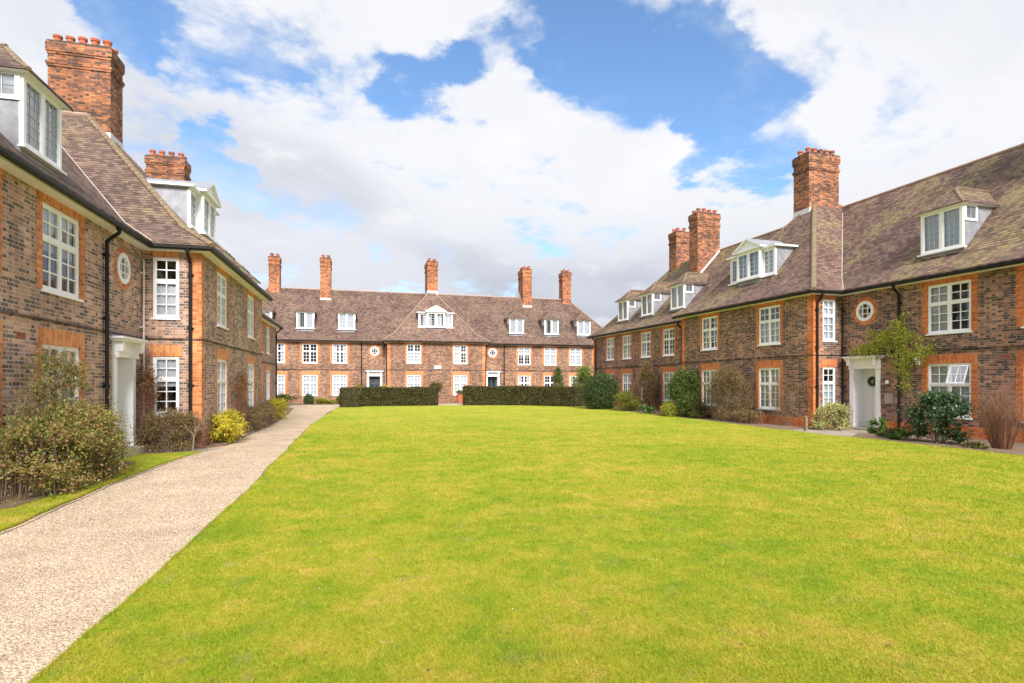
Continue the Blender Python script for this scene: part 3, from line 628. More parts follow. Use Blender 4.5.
def make_big_dormer(curt):
    """four-light dormer with a pediment over its two projecting middle lights; origin centre of sill"""
    w, cw, h, hc, pr, dep = 2.95, 1.5, 1.2, 1.28, .2, 2.0
    b = MB()
    for s in (-1, 1): b.box(s * w / 2 - .03 * s, .03, -.2, s * w / 2, dep, h, 0)
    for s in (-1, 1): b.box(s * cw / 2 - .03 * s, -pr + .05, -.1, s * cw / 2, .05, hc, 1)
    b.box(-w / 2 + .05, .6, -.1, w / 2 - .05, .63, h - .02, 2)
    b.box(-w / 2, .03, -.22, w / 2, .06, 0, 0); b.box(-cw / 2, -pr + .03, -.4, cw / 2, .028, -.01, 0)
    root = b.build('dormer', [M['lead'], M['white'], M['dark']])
    f = MB(); p = MB(); g = MB()
    def light(a, c, y, hh):
        s = .055; za, zb = .05, hh - .08
        f.box(a, y - .02, za, a + s, y + .05, zb); f.box(c - s, y - .02, za, c, y + .05, zb); f.box(a + s, y - .02, za, c - s, y + .05, za + s); f.box(a + s, y - .02, zb - s, c - s, y + .05, zb)
        p.face([(a + s, y + .02, za + s), (c - s, y + .02, za + s), (c - s, y + .02, zb - s), (a + s, y + .02, zb - s)])
        for k in (1,): xx = (a + c) / 2; g.box(xx - .007, y + .006, za + s, xx + .007, y + .03, zb - s)
        for k in range(1, 5): z_ = za + s + (zb - za - 2 * s) * k / 5; g.box(a + s, y + .007, z_ - .007, c - s, y + .029, z_ + .007)
    y = -pr
    f.box(-cw / 2 - .01, y - .03, 0, -cw / 2 + .05, y + .06, hc); f.box(cw / 2 - .05, y - .03, 0, cw / 2 + .01, y + .06, hc); f.box(-.04, y - .028, .05, .04, y + .06, hc - .08)
    f.box(-cw / 2 + .05, y - .03, 0, cw / 2 - .05, y + .06, .05); f.box(-cw / 2 + .05, y - .03, hc - .08, cw / 2 - .05, y + .06, hc)
    light(-cw / 2 + .05, -.04, y, hc); light(.04, cw / 2 - .05, y, hc)
    for s in (-1, 1):
        a, c = sorted((s * cw / 2, s * w / 2)); a += .01; 
        f.box(a, -.03, 0, c, .05, .05); f.box(a, -.03, h - .08, c, .05, h); f.box(s * w / 2 - .07 * s, -.032, .05, s * w / 2 + .01 * s, .06, h - .08); light(min(a, c) + .01 if s > 0 else a + .07, (c - .07) if s > 0 else c - .02, 0, h)
    f.build('frame', M['white'], root); p.build('pane', M['glass'], root); g.build('glazing_bars', M['white'], root)
    s_ = MB(); s_.box(-w / 2 - .1, -.1, -.07, w / 2 + .1, .04, -.002); s_.box(-cw / 2 - .08, -pr - .1, -.065, cw / 2 + .08, -.102, -.003); s_.build('sill', M['white'], root)
    r = MB(); r.box(-w / 2 - .15, -.16, h, w / 2 + .15, dep + .3, h + .07, 0); r.box(-w / 2 - .11, -.12, h + .072, w / 2 + .11, dep + .3, h + .10, 1)
    zc = hc; r.box(-cw / 2 - .14, -pr - .14, zc, cw / 2 + .14, -.162, zc + .07, 0)
    ap = .50; yb = 1.9; xx = cw / 2 + .2; y0 = -pr - .16
    for s in (-1, 1):                                            # raking slabs
        P = [(0, y0, zc + .07 + ap), (s * xx, y0, zc + .07), (s * xx, yb, zc + .07), (0, yb, zc + .07 + ap)]
        Q = [(a, b_, c - .06) for a, b_, c in P]; P2 = [(a, b_, c + .012) for a, b_, c in P]
        for q in ((P2, 1),): r.face(q[0] if s > 0 else q[0][::-1], q[1])
        r.face([Q[0], Q[1], P2[1], P2[0]], 0); r.face([Q[1], Q[2], P2[2], P2[1]], 0); r.face(Q, 0)
    r.face([(-cw / 2 - .12, -pr - .06, zc + .07), (cw / 2 + .12, -pr - .06, zc + .07), (0, -pr - .06, zc + .04 + ap)], 0)
    r.build('roof', [M['white'], M['lead']], root)
    if curt:
        cu = MB(); n = 70
        for k in range(n):
            if k % 23 in (3, 4, 5, 6, 7, 8): continue
            xa, xb = [-w / 2 + .08 + (w - .16) * q / n for q in (k, k + 1)]; ya_, yb_ = [.1 + .014 * math.sin(q * 1.8) for q in (k, k + 1)]
            cu.face([(xa, ya_, .05), (xb, yb_, .05), (xb, yb_, h - .05), (xa, ya_, h - .05)], 0, True)
        cu.build('curtain', M['curtain'], root)
    return root

def chimney(parent, cx, y0, wd, ln, npx, npy, zbase, slope, ztop=12.0, mat=None):
    """shaft plan: x = cx±wd/2, y = y0..y0+ln"""
    mb = MB(); x0, x1, y1 = cx - wd / 2, cx + wd / 2, y0 + ln
    mb.box(x0, y0, zbase - .6, x1, y1, ztop - .1)
    def band(o, z0, z1): mb.box(x0 - o, y0 - o, z0, x1 + o, y1 + o, z1)
    band(.03, ztop - .80, ztop - .725); band(.05, ztop - .725, ztop - .65)
    band(.025, ztop - .40, ztop - .325); band(.05, ztop - .325, ztop - .05)
    root = mb.build('chimney', mat or M['chim'], parent)
    c = MB(); o = .10; z = ztop - .05
    for i, (oo, za, zb) in enumerate(((.045, z, z + .04), (.01, z + .04, z + .09))): c.box(x0 - oo, y0 - oo, za, x1 + oo, y1 + oo, zb)
    c.build('cement_cap', M['string'], root)
    for i in range(npx):
        for j in range(npy):
            px = x0 + wd * (i + .5) / npx; py = y0 + ln * (j + .5) / npy; k = .9 + .2 * random.random(); q = MB()
            q.lathe((px, py, z + .07), [(.125, 0), (.118, .04), (.100, .06), (.105, .20 * k), (.130, .23 * k), (.135, .30 * k), (.105, .31 * k), (.09, .28 * k), (.085, .05), (0, .05)], 12)
            q.build('chimney_pot', M['pot'] if random.random() < .75 else M['potdark'], root)
    fl = MB(); e = .012
    zf = zbase; zb_ = zbase + ln * slope
    if slope > 0 and slope < 1.3: 
        a = [(x0 - e, y0 - e), (x1 + e, y0 - e), (x1 + e, y1 + e), (x0 - e, y1 + e)]
        zt = [zf + .2, zf + .2, zb_ + .2, zb_ + .2]; zl = [v - .5 for v in zt]
        for k in range(4): k2 = (k + 1) % 4; fl.face([(*a[k], zl[k]), (*a[k2], zl[k2]), (*a[k2], zt[k2]), (*a[k], zt[k])])
        fl.face([(*a[k], zt[k]) for k in range(4)])
    else: fl.box(x0 - e, y0 - e, zf - .3, x1 + e, y1 + e, zf + .12)
    fl.build('flashing', M['mortarw'], root)
    return root

def range_building(name, label, loc, rz, hw, wins_neg, wins_pos, wing_off, ww, wallm, tilem, dormers, door_kinds, curts, sgn_near, mred=None, mlint=None, mplinth=None, mhip=None, ch=(0, 12.4, 12.2, 2.75), wrw=1.3, wneg=None, wpos=None, duo=(.98, .98), pipes=(2.05, 2.05), bdx=0, dz=.17, cdx=0, mwing=None, mchim=None):
    B = empty(name, loc, rz); tag(B, label, 'brick terrace', 'brick terraces round the court')
    WD = 1.4; HL = 18.15; DP = 8.96
    hl_r = 14.0
    out = [(-HL, 0), (-hw, 0), (-hw, -WD), (hw, -WD), (hw, 0), (HL, 0), (HL, DP), (-HL, DP)]
    # ---- openings
    UZ, UH, LZ, LH = 3.30, 1.58, .62, 1.70
    wall = MB()
    def quoin(*a, **k):
        qm = MB(); toothed(qm, *a, **k); qm.build('quoin', mred, B)
    def opening(fr, u, w, z, h, kind, curt, upper, jw=.18, holes=None):
        holes.append((u - w / 2, u + w / 2, z, z + h))
        p = fr.pt(u, 0, z); window(kind, w, h, curt, B, p, fr.rz, jw, upper, mred, mlint)
    ci = [0]
    def nc():
        ci[0] += 1; return curts[ci[0] % len(curts)]
    def door(fr, u, kind, holes):
        dw, dh = .92, 2.22
        holes.append((u - dw / 2 - .03, u + dw / 2 + .03, .0, dh + .03))
        s = MB()
        for sg in (-1, 1):
            a, b = sorted((u + sg * dw / 2, u + sg * (dw / 2 + .17))); fr.box(s, a, -.02, .05, b, .05, dh + .12); fr.box(s, a - .015, -.0, .05, b + .015, .065, .28); fr.box(s, a - .015, 0, dh + .02, b + .015, .07, dh + .12)
            aa, bb = sorted((u + sg * (dw / 2 - .0), u + sg * (dw / 2 + .03))); fr.box(s, aa, -.45, .05, bb, -.02, dh)
            br = sorted((u + sg * (dw / 2 + .03), u + sg * (dw / 2 + .15))); fr.box(s, br[0], .05, dh + .12, br[1], .22, dh + .36); fr.box(s, br[0] + .01, .05, dh - .02, br[1] - .01, .13, dh + .12)
        fr.box(s, u - dw / 2 - .17, -.02, dh + .12, u + dw / 2 + .17, .048, dh + .36); fr.box(s, u - dw / 2, -.45, dh, u + dw / 2, .03, dh + .12)
        fr.box(s, u - dw / 2 - .25, 0, dh + .36, u + dw / 2 + .25, .24, dh + .41); fr.box(s, u - dw / 2 - .30, 0, dh + .41, u + dw / 2 + .30, .28, dh + .455)
        s_o = s.build('door_surround', M['white'], B)
        l = MB(); fr.box(l, u - dw / 2 - .29, .002, dh + .456, u + dw / 2 + .29, .27, dh + .475); fr.box(l, u - dw / 2 - .29, .001, dh + .475, u + dw / 2 + .29, .02, dh + .57); l.build('lead_cover', M['lead'], s_o)
        d = MB(); dm = M['doorw'] if kind == 'white' else M['doord']
        fr.box(d, u - dw / 2, -.45, .05, u + dw / 2, -.40, dh)
        for (a, b, c, e) in ((-.36, -.05, .2, .95), (.05, .36, .2, .95), (-.36, -.05, 1.1, 2.0), (.05, .36, 1.1, 2.0)):
            fr.box(d, u + a, -.40, c, u + b, -.388, e)
        d_o = d.build('door', dm, B)
        if kind == 'dark':
            g = MB()
            for (a, b) in ((-.33, -.07), (.07, .33)):
                for c in (1.15, 1.58): fr.box(g, u + a, -.388, c, u + b, -.382, c + .38)
            g.build('pane', M['glass'], d_o)
        hnd = MB(); hnd.tube(fr.pt(u + .36, -.40, 1.02), fr.pt(u + .36, -.33, 1.02), .012); hnd.tube(fr.pt(u + .36, -.34, 1.02), fr.pt(u + .36, -.30, 1.02), .03, .028, 10); hnd.build('handle', M['brass'], d_o)
        st = MB(); fr.box(st, u - dw / 2 - .25, -.46, -.16, u + dw / 2 + .25, .36, .05); st.build('door_step', M['stone'], B)
        # round window above: square hole hidden by the ring of red brick
        zc = 4.34; rr, ro = .37, .51; holes.append((u - .31, u + .31, zc - .31, zc + .31))
        ring = MB(); red = MB(); n = 40
        for k in range(n):
            a0, a1 = 2 * math.pi * k / n, 2 * math.pi * (k + 1) / n
            def q(r, a, o): return fr.pt(u + r * math.cos(a), o, zc + r * math.sin(a))
            red.face([q(ro, a0, .007), q(rr, a0, .007), q(rr, a1, .007), q(ro, a1, .007)]); red.face([q(ro, a0, 0), q(ro, a0, .007), q(ro, a1, .007), q(ro, a1, 0)])
            ring.face([q(rr, a0, .03), q(.255, a0, .03), q(.255, a1, .03), q(rr, a1, .03)], 0); ring.face([q(rr, a0, -.0), q(rr, a0, .03), q(rr, a1, .03), q(rr, a1, -.0)], 0); ring.face([q(.255, a0, .03), q(.255, a0, -.04), q(.255, a1, -.04), q(.255, a1, .03)], 0)
        for v in (-.1, .1):
            L_ = math.sqrt(.27 ** 2 - v ** 2); fr.box(ring, u + v - .013, -.02, zc - L_, u + v + .013, .01, zc + L_); fr.box(ring, u - L_, -.021, zc + v - .013, u + L_, .009, zc + v + .013)
        ro_ = ring.build('round_window', M['white'], B)
        g = MB(); g.face([fr.pt(u + .29 * math.cos(2 * math.pi * k / 24), -.015, zc + .29 * math.sin(2 * math.pi * k / 24)) for k in range(24)]); g.build('pane', M['glass'], ro_); red.build('brick_ring', mred, ro_)
        bk = MB(); fr.box(bk, u - .31, -.6, zc - .31, u + .31, -.45, zc + .31); bk.build('room_recess', M['dark'], ro_)
    # recess left
    fr = Frame(out[0], out[1]); H = []
    for i, x in enumerate(wins_neg):
        for up in (1, 0): opening(fr, x + HL, wneg or ww, UZ if up else LZ, UH if up else LH, 'double', nc(), up, holes=H)
    door(fr, -hw - duo[0] + HL, door_kinds[0], H); quoin(fr, 0.002, .24, .4, WT - .005, 0, .6, back=0.0); wallseg(wall, out[0], out[1], -.1, WT, H)
    for k, (a, b) in enumerate(((1, 2), (3, 4))):
        fr = Frame(out[a], out[b]); H = []
        u = WD * (.40 if a == 1 else .54)
        for up in (1, 0): opening(fr, u, .62, UZ if up else .78, UH if up else 1.52, 'single', ['top', 'low', 'full'][(k + up) % 3], up, jw=.08, holes=H)
        q0, q1 = (WD - .27, WD + .006) if a == 1 else (-.006, .27); quoin(fr, q0, q1, .4, WT - .005, 1 if a == 1 else 0, 0 if a == 1 else 1, out=.006, back=0)
        wallseg(wall, out[a], out[b], -.1, WT, H)
    fr = Frame(out[2], out[3]); H = []
    for i, x in enumerate((-wing_off, wing_off)):
        for up in (1, 0): opening(fr, x + hw, ww, UZ if up else LZ, UH if up else LH, 'double', nc(), up, jw=.14, holes=H)
    quoin(fr, .0, .24, .4, WT - .005, 0, 1, back=0); quoin(fr, 2 * hw - .24, 2 * hw, .4, WT - .005, 1, 0, back=0); wallseg(wall, out[2], out[3], -.1, WT, H)
    fr = Frame(out[4], out[5]); H = []
    for i, x in enumerate(wins_pos):
        for up in (1, 0): opening(fr, x - hw, wpos or ww, UZ if up else LZ, UH if up else LH, 'double', nc(), up, holes=H)
    door(fr, duo[1], door_kinds[1], H); quoin(fr, HL - hw - .24, HL - hw - .002, .4, WT - .005, .6, 0, back=0); wallseg(wall, out[4], out[5], -.1, WT, H)
    for a in (5, 6, 7): wallseg(wall, out[a], out[(a + 1) % 8], -.1, WT, [])
    wall.build('wall', wallm, B)
    # plinth + string course, broken at the doors
    dg = hw + .98; pl = MB(); sc = MB()
    runs = [[(-dg - .64, 0), (-HL, 0), (-HL, DP), (HL, DP), (HL, 0), (dg + .64, 0)][::-1], [(-hw - .36, 0), (-hw, 0), (-hw, -WD), (hw, -WD), (hw, 0), (hw + .36, 0)]]
    runs[0] = [(dg + .64, 0), (HL, 0), (HL, DP), (-HL, DP), (-HL, 0), (-dg - .64, 0)]
    for r_ in runs: sweep(pl, r_, rect(-.02, -.12, .025, .36))
    outl = out
    sweep(sc, outl, rect(-.01, 2.735, .03, 2.775), True)
    pl.build('plinth', mplinth, B); sc.build('string_course', M['string'], B)
    # eaves
    so = MB(); sweep(so, outl, [(-.02, WT - .01), (.25, WT - .01), (.25, WT + .10), (-.02, WT + .10)], True); so.build('soffit', M['soffit'], B)
    gu = MB(); sweep(gu, outl, [(.252, WT + .03), (.29, WT + .005), (.34, WT + .005), (.375, WT + .04), (.375, WT + .10), (.36, WT + .10), (.355, WT + .05), (.33, WT + .02), (.29, WT + .02), (.262, WT + .05), (.252, WT + .12)], True)
    gu.build('gutter', M['black'], B)
    # downpipes
    def pipe(fr, u, r=.04, mat='black', top=True):
        q = MB()
        if top: q.tube(fr.pt(u, .31, WT + .01), fr.pt(u, .31, WT - .10), r); q.tube(fr.pt(u, .31, WT - .09), fr.pt(u, .07, WT - .30), r); q.tube(fr.pt(u, .31, WT + .02), fr.pt(u, .31, WT - .04), r * 1.5)
        q.tube(fr.pt(u, .07, WT - .28), fr.pt(u, .07, .02), r)
        for z in (4.4, 3.0, 1.5, .35): q.tube(fr.pt(u, .07, z), fr.pt(u, .07, z + .09), r * 1.3); fr.box(q, u - .08, .001, z + .02, u + .08, .035, z + .06)
        q.build('downpipe', M[mat], B)
    fl, fw, fp, fL, fR = Frame(out[0], out[1]), Frame(out[2], out[3]), Frame(out[4], out[5]), Frame(out[1], out[2]), Frame(out[3], out[4])
    pipe(fl, HL - hw - pipes[0]); pipe(fp, pipes[1]); pipe(fL, WD - .25); pipe(fR, .13); pipe(fl, .5); pipe(fp, HL - hw - .5)
    pipe(fp if sgn_near > 0 else fl, .06 if sgn_near > 0 else HL - hw - .06, .02, 'black' if sgn_near > 0 else 'soffit', False)
    # ---- roofs
    rf = MB(); g = OV - .02
    def hip(x0, x1, y0, y1, rx0, rx1, ry0, ry1, zr, skip_back=False):
        a = [(x0, y0, ZE), (x1, y0, ZE), (x1, y1, ZE), (x0, y1, ZE)]; i = D1; zi = ZE + Z1
        b = [(x0 + i, y0 + i, zi), (x1 - i, y0 + i, zi), (x1 - i, y1 - i, zi), (x0 + i, y1 - i, zi)]
        if skip_back: a[2] = (x1, y1, ZE); a[3] = (x0, y1, ZE); b[2] = (x1 - i, y1, zi); b[3] = (x0 + i, y1, zi)
        for k in range(4):
            if skip_back and k == 2: continue
            k2 = (k + 1) % 4; rf.face([a[k], a[k2], b[k2], b[k]])
            c0 = (a[k][0], a[k][1], ZE - .04); c1 = (a[k2][0], a[k2][1], ZE - .04); rf.face([c0, c1, a[k2], a[k]])
        r0, r1 = (rx0, ry0, zr), (rx1, ry1, zr)
        return a, b, r0, r1
    Xe, y0, y1 = HL + g, -g, DP + g; yr = DP / 2; zr = ZE + 4.87
    a, b, r0, r1 = hip(-Xe, Xe, y0, y1, -hl_r, hl_r, yr, yr, zr)
    rf.face([b[0], b[1], r1, r0]); rf.face([b[1], b[2], r1]); rf.face([b[2], b[3], r0, r1]); rf.face([b[3], b[0], r0])
    A, Bq, q0, q1 = a, b, r0, r1
    cp = MB(); caps(cp, r0, r1, .09, .42)
    cpl = MB()
    for k, r_ in ((0, r0), (3, r0), (1, r1), (2, r1)): caps(cpl, a[k], b[k], .085, .25); caps(cpl, b[k], r_, .085, .25)
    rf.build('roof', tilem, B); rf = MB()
    # wing roof
    wx = hw + g; wy = -WD - g; zw = ZE + 5.0; SW = (5.0 - Z1) / (wx - D1)
    a, b, r0, r1 = hip(-wx, wx, wy, yr, 0, 0, wy + wx, yr, zw, True)
    rf.face([b[0], b[1], r0]); rf.face([b[1], b[2], r1, r0]); rf.face([b[3], b[0], r0, r1])
    for k in (0, 1): caps(cpl, a[k], b[k], .10, .22); caps(cpl, b[k], r0, .10, .22)
    cp2 = MB(); caps(cp2, r0, (0, yr + .05, zw), .09, .42); cp2.build('ridge_tiles', M['ridge'], B)
    for sg in (-1, 1):
        vm = MB(); prev = None
        for d_ in (0, .95, 2.4, 4.2):
            dm = d_ if d_ <= D1 else D1 + (d_ - D1) * SW / SL
            cur = (sg * (wx - d_), -g + dm, gz(dm) + .01)
            if prev: vm.tube(prev, cur, .02, n=6)
            prev = cur
        vm.build('valley', M['valley'], B)
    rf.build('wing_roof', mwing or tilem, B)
    rp = cp.build('ridge_tiles', M['ridge'], B); cpl.build('hip_tiles', mhip, B)
    # ---- chimneys
    chimney(B, ch[0], wy + 4.2, .95, 1.75, 2, 5, ZE + Z1 + (4.2 - D1) * SW + .10, 0, ch[1], mchim)
    for s in (-1, 1):
        chimney(B, cdx + s * (9.35 if s * sgn_near <= 0 else 10.1), ch[3], .9, 1.6, 2, 4, gz(ch[3] + g) - .03, SL, ch[2], mchim)
        chimney(B, cdx + s * 13.65, 4.0, .9, 1.05, 2, 2, gz(4.2), 0, ch[2], mchim)
    # ---- dormers
    yf = -g + 1.0
    for i, x in enumerate(dormers):
        key = ('sd', tilem.name, i % 3)
        if key in PROTO: o = copy_tree(PROTO[key], B)
        else: o = make_small_dormer(tilem, ['full', 'half', 'full'][i % 3]); PROTO[key] = o; o.parent = B
        o.location = (x, yf, gz(1.0) + dz)
    if 'bd' in PROTO: o = copy_tree(PROTO['bd'], B)
    else: o = make_big_dormer(True); PROTO['bd'] = o; o.parent = B
    o.location = (bdx, wy + 1.45, gz(1.45) + .07)
    return B

CUR = ['full', 'sides', 'full', 'low', 'full', 'left', 'full', 'top', 'sides', 'full', None]
LRZ, RRZ = R(90 - 1.34), R(-90 + 1.2)
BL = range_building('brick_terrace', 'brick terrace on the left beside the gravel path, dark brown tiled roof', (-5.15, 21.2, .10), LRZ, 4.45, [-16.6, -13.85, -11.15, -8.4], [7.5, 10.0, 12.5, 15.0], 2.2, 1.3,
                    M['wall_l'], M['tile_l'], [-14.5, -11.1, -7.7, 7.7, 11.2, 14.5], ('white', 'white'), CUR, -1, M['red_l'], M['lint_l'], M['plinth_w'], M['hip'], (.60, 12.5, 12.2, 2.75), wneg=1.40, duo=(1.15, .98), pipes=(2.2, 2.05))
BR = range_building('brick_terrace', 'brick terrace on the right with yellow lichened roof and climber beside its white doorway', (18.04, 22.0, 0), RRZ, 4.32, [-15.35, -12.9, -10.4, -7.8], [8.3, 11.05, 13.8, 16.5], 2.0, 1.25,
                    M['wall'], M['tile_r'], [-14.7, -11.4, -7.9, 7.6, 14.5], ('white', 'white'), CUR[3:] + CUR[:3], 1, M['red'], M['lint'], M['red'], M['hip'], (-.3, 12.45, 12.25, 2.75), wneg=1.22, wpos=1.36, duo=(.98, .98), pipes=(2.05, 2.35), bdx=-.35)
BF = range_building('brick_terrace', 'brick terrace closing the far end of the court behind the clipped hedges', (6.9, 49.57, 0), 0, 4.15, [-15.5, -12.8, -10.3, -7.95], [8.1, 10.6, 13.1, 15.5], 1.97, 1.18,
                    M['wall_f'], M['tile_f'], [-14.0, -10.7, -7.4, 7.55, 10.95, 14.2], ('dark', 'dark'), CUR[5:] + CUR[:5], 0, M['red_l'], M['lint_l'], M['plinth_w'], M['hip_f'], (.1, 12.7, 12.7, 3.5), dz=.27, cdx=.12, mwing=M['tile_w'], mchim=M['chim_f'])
# top-hung light standing open in the nearest right-hand ground floor window
fr_ = MB(); a_ = R(20); zt_ = 1.70 - .06; 
def tp(x, d, o): return (x, .02 - math.sin(a_) * d - o * math.cos(a_), zt_ - math.cos(a_) * d + o * math.sin(a_) * -1)
for (xa, xb, da, db) in ((.05, .085, 0, .6), (.565, .60, 0, .6), (.085, .565, 0, .035), (.085, .565, .565, .6), (.318, .332, .035, .565), (.085, .318, .293, .307), (.332, .565, .293, .307)):
    P8 = [tp(xa, da, 0), tp(xb, da, 0), tp(xb, db, 0), tp(xa, db, 0), tp(xa, da, .03), tp(xb, da, .03), tp(xb, db, .03), tp(xa, db, .03)]
    for q in ((0, 3, 2, 1), (4, 5, 6, 7), (0, 1, 5, 4), (1, 2, 6, 5), (2, 3, 7, 6), (3, 0, 4, 7)): fr_.face([P8[k] for k in q])
fr_.build('open_casement', M['white'], BR, loc=(8.3, 0, .62))
fr2 = MB(); fr2.face([tp(.085, .035, .015), tp(.565, .035, .015), tp(.565, .565, .015), tp(.085, .565, .015)]); fr2.build('open_pane', M['glass'], BR, loc=(8.3, 0, .62))

# ------------------------------------------------------------------ planting
def leaves(centers, radii, n, size, flat=1.0, seed=0, aspect=1.6, shell=.55):
    r = np.random.default_rng(seed); k = len(centers); wgt = np.array([q[0] * q[1] * q[2] for q in radii]) ** (2 / 3.); wgt = wgt / wgt.sum()
    i = r.choice(k, n, p=wgt); d = r.normal(size=(n, 3)); d /= np.linalg.norm(d, axis=1)[:, None]
    rad = (shell + (1 - shell) * r.uniform(0, 1, n)) ** 1.0 * r.uniform(.85, 1.1, n)
    c = np.array(centers)[i]; q = np.array(radii)[i]; P = c + d * q * rad[:, None]
    nrm = d * .6 + r.normal(size=(n, 3)) * .6 + np.array([0, 0, .25]); nrm /= np.linalg.norm(nrm, axis=1)[:, None]
    a = np.cross(nrm, r.normal(size=(n, 3))); a /= np.linalg.norm(a, axis=1)[:, None]; b = np.cross(nrm, a)
    s = size * r.uniform(.6, 1.3, n)[:, None]; V = np.zeros((n, 4, 3)); V[:, 0] = P - a * s * aspect / 2; V[:, 1] = P + b * s / 2; V[:, 2] = P + a * s * aspect / 2; V[:, 3] = P - b * s / 2
    V[..., 2] = np.maximum(V[..., 2], .01)
    return V.reshape(-1, 3)
def lumps(rx, ry, h, k, seed, z0=.0, r=.42):
    rr = random.Random(seed); C, Q = [], []
    if k == 1: return [(0, 0, z0 + (h - z0) * .5)], [(rx, ry, (h - z0) * .5)]
    for _ in range(k):
        a = rr.uniform(0, 6.2832); rad = math.sqrt(rr.random()) * (1 - r * .6); s = rr.uniform(.65, 1.2) * r
        top = z0 + (h - z0) * math.sqrt(max(.05, 1 - rad * rad)) ** .8
        sz = min(rx, ry, (h - z0) * .6); qz = s * (h - z0) * .42; z = rr.uniform(z0 + qz * .5, max(z0 + qz * .6, top - qz))
        if rr.random() < .4: z = top - qz
        C.append((rx * rad * math.cos(a), ry * rad * math.sin(a), z)); Q.append((rx * s, max(ry * s * .8, min(ry, rx) * s), qz))
    return C, Q
def sprigs(C, Q, n, m, ln, size, seed=0, droop=.4, up=.35, aspect=1.8):
    """n small shoots of m leaves, starting inside the lumps and growing outwards"""
    r = np.random.default_rng(seed); C = np.array(C); Q = np.array(Q); w_ = (Q.prod(1)) ** (2 / 3.); i = r.choice(len(C), n, p=w_ / w_.sum())
    d = r.normal(size=(n, 3)); d /= np.linalg.norm(d, axis=1)[:, None]; P0 = C[i] + d * Q[i] * r.uniform(.3, 1, n)[:, None]
    g = d * .7 + r.normal(size=(n, 3)) * .5; g[:, 2] += up; g /= np.linalg.norm(g, axis=1)[:, None]; L_ = ln * r.uniform(.5, 1.3, n)[:, None]
    out = []
    for j in range(m):
        f = (j + .5) / m; P = P0 + g * L_ * f; P[:, 2] -= droop * L_[:, 0] * f * f
        sd = np.cross(g, r.normal(size=(n, 3))); sd /= np.linalg.norm(sd, axis=1)[:, None]; ax = g * .6 + sd * .8; ax /= np.linalg.norm(ax, axis=1)[:, None]
        b = np.cross(ax, r.normal(size=(n, 3))); b /= np.linalg.norm(b, axis=1)[:, None]; s = size * r.uniform(.6, 1.25, n)[:, None]
        out.append(np.stack([P, P + ax * s * aspect * .5 + b * s * .5, P + ax * s * aspect, P + ax * s * aspect * .5 - b * s * .5], 1))
    V = np.concatenate(out); V[..., 2] = np.maximum(V[..., 2], .01); return V.reshape(-1, 3)
def twigs(rx, ry, h, n, seed, r0=.012, sub=4, upright=.6, base=.12):
    rr = random.Random(seed); mb = MB()
    for k in range(n):
        a = rr.uniform(0, 2 * math.pi); rad = math.sqrt(rr.random()); bx, by = base * rx * math.cos(a) * rad * 2, base * ry * math.sin(a) * rad * 2
        tx, ty, tz = rx * math.cos(a) * rad, ry * math.sin(a) * rad, h * (1 - .35 * rad * rad) * rr.uniform(.75, 1.0)
        pts = [Vector((bx, by, 0))]
        for j in (1, 2, 3):
            f = j / 3; g_ = f ** (1 + upright); pts.append(Vector((bx + (tx - bx) * g_ + rr.gauss(0, .03), by + (ty - by) * g_ + rr.gauss(0, .02), tz * f)))
        for j in range(3): mb.tube(pts[j], pts[j + 1], r0 * (1 - j * .27), r0 * (1 - (j + 1) * .27), 4, caps=False)
        for j in range(sub):
            p = pts[rr.randint(1, 2)].lerp(pts[3], rr.random()); q = p + Vector((rr.gauss(0, .10), rr.gauss(0, .08), abs(rr.gauss(.14, .08)))) * (h * .7); mb.tube(p, q, r0 * .35, r0 * .15, 3, caps=False)
    return mb
def shrub(name, label, cat, x, y, rx, ry, h, lm, n, size, k=14, seed=1, z0=.0, tw=None, twm='bark', group=None, r=.42, rz=0, aspect=1.6, z=0, flowers=None, extra=None, twk=None):
    e = empty(name, (x, y, z), rz); tag(e, label, cat, group)
    if n:
        C, Q = lumps(rx, ry, h, k, seed, z0, r)
        if k == 1: V = leaves(C, Q, n, size, seed=seed, aspect=aspect)
        else: V = np.concatenate([leaves(C, Q, n // 3, size, seed=seed, aspect=aspect), sprigs(C, Q, n // 10, 7, min(.34, h * .28), size * .8, seed=seed)])
        arr_mesh('foliage', V, 4, L[lm], e)
        if flowers:
            fm, fn, fs = flowers; arr_mesh('blossom', leaves(C, [tuple(v * 1.08 for v in q) for q in Q], fn, fs, seed=seed + 5, aspect=1.1, shell=.95), 4, L[fm], e)
    if extra: extra(e)
    kw = dict(twk or {})
    twigs(rx * .9, ry * .9, h * .95, tw or 9, seed + 3, **kw).build('stem', M[twm], e)
    return e

def gpt(px, py, z=0.0):
    """world point on the plane z for a pixel of the photograph (used once, to survey positions)"""
    d = pixdir(px, py); k = (z - 1.73) / d.z; return d.x * k, d.y * k

# left side
shrub('shrub', 'large loose shrub with green and reddish leaves below the left ground floor window', 'shrub', -4.66, 11.4, .62, 2.1, 1.30, 'photinia', 30000, .034, 60, 11, tw=60, r=.24, twk=dict(sub=6, base=.5))
shrub('climber', 'sparse pale leaved climber reaching across the nearest left ground floor window', 'climber', -5.0, 11.7, .13, 1.5, 2.3, 'photinia', 4600, .03, 44, 12, z0=.9, tw=70, twm='twig_p', r=.22, twk=dict(r0=.006, base=.6, sub=6))
shrub('shrub', 'low twiggy brown shrub under the tall narrow window of the left side wall', 'shrub', -4.4, 16.1, .78, .42, 1.02, 'brown', 13000, .026, 40, 13, tw=110, twm='twig_g', r=.28, twk=dict(r0=.005, base=.35, sub=9))
shrub('climber', 'bare orange brown climber in the corner right of the left white doorway', 'climber', -5.0, 16.4, .17, .16, 2.35, 'rust', 2600, .03, 18, 14, tw=40, twm='twig_r', r=.4, twk=dict(r0=.007, base=.7, sub=5))
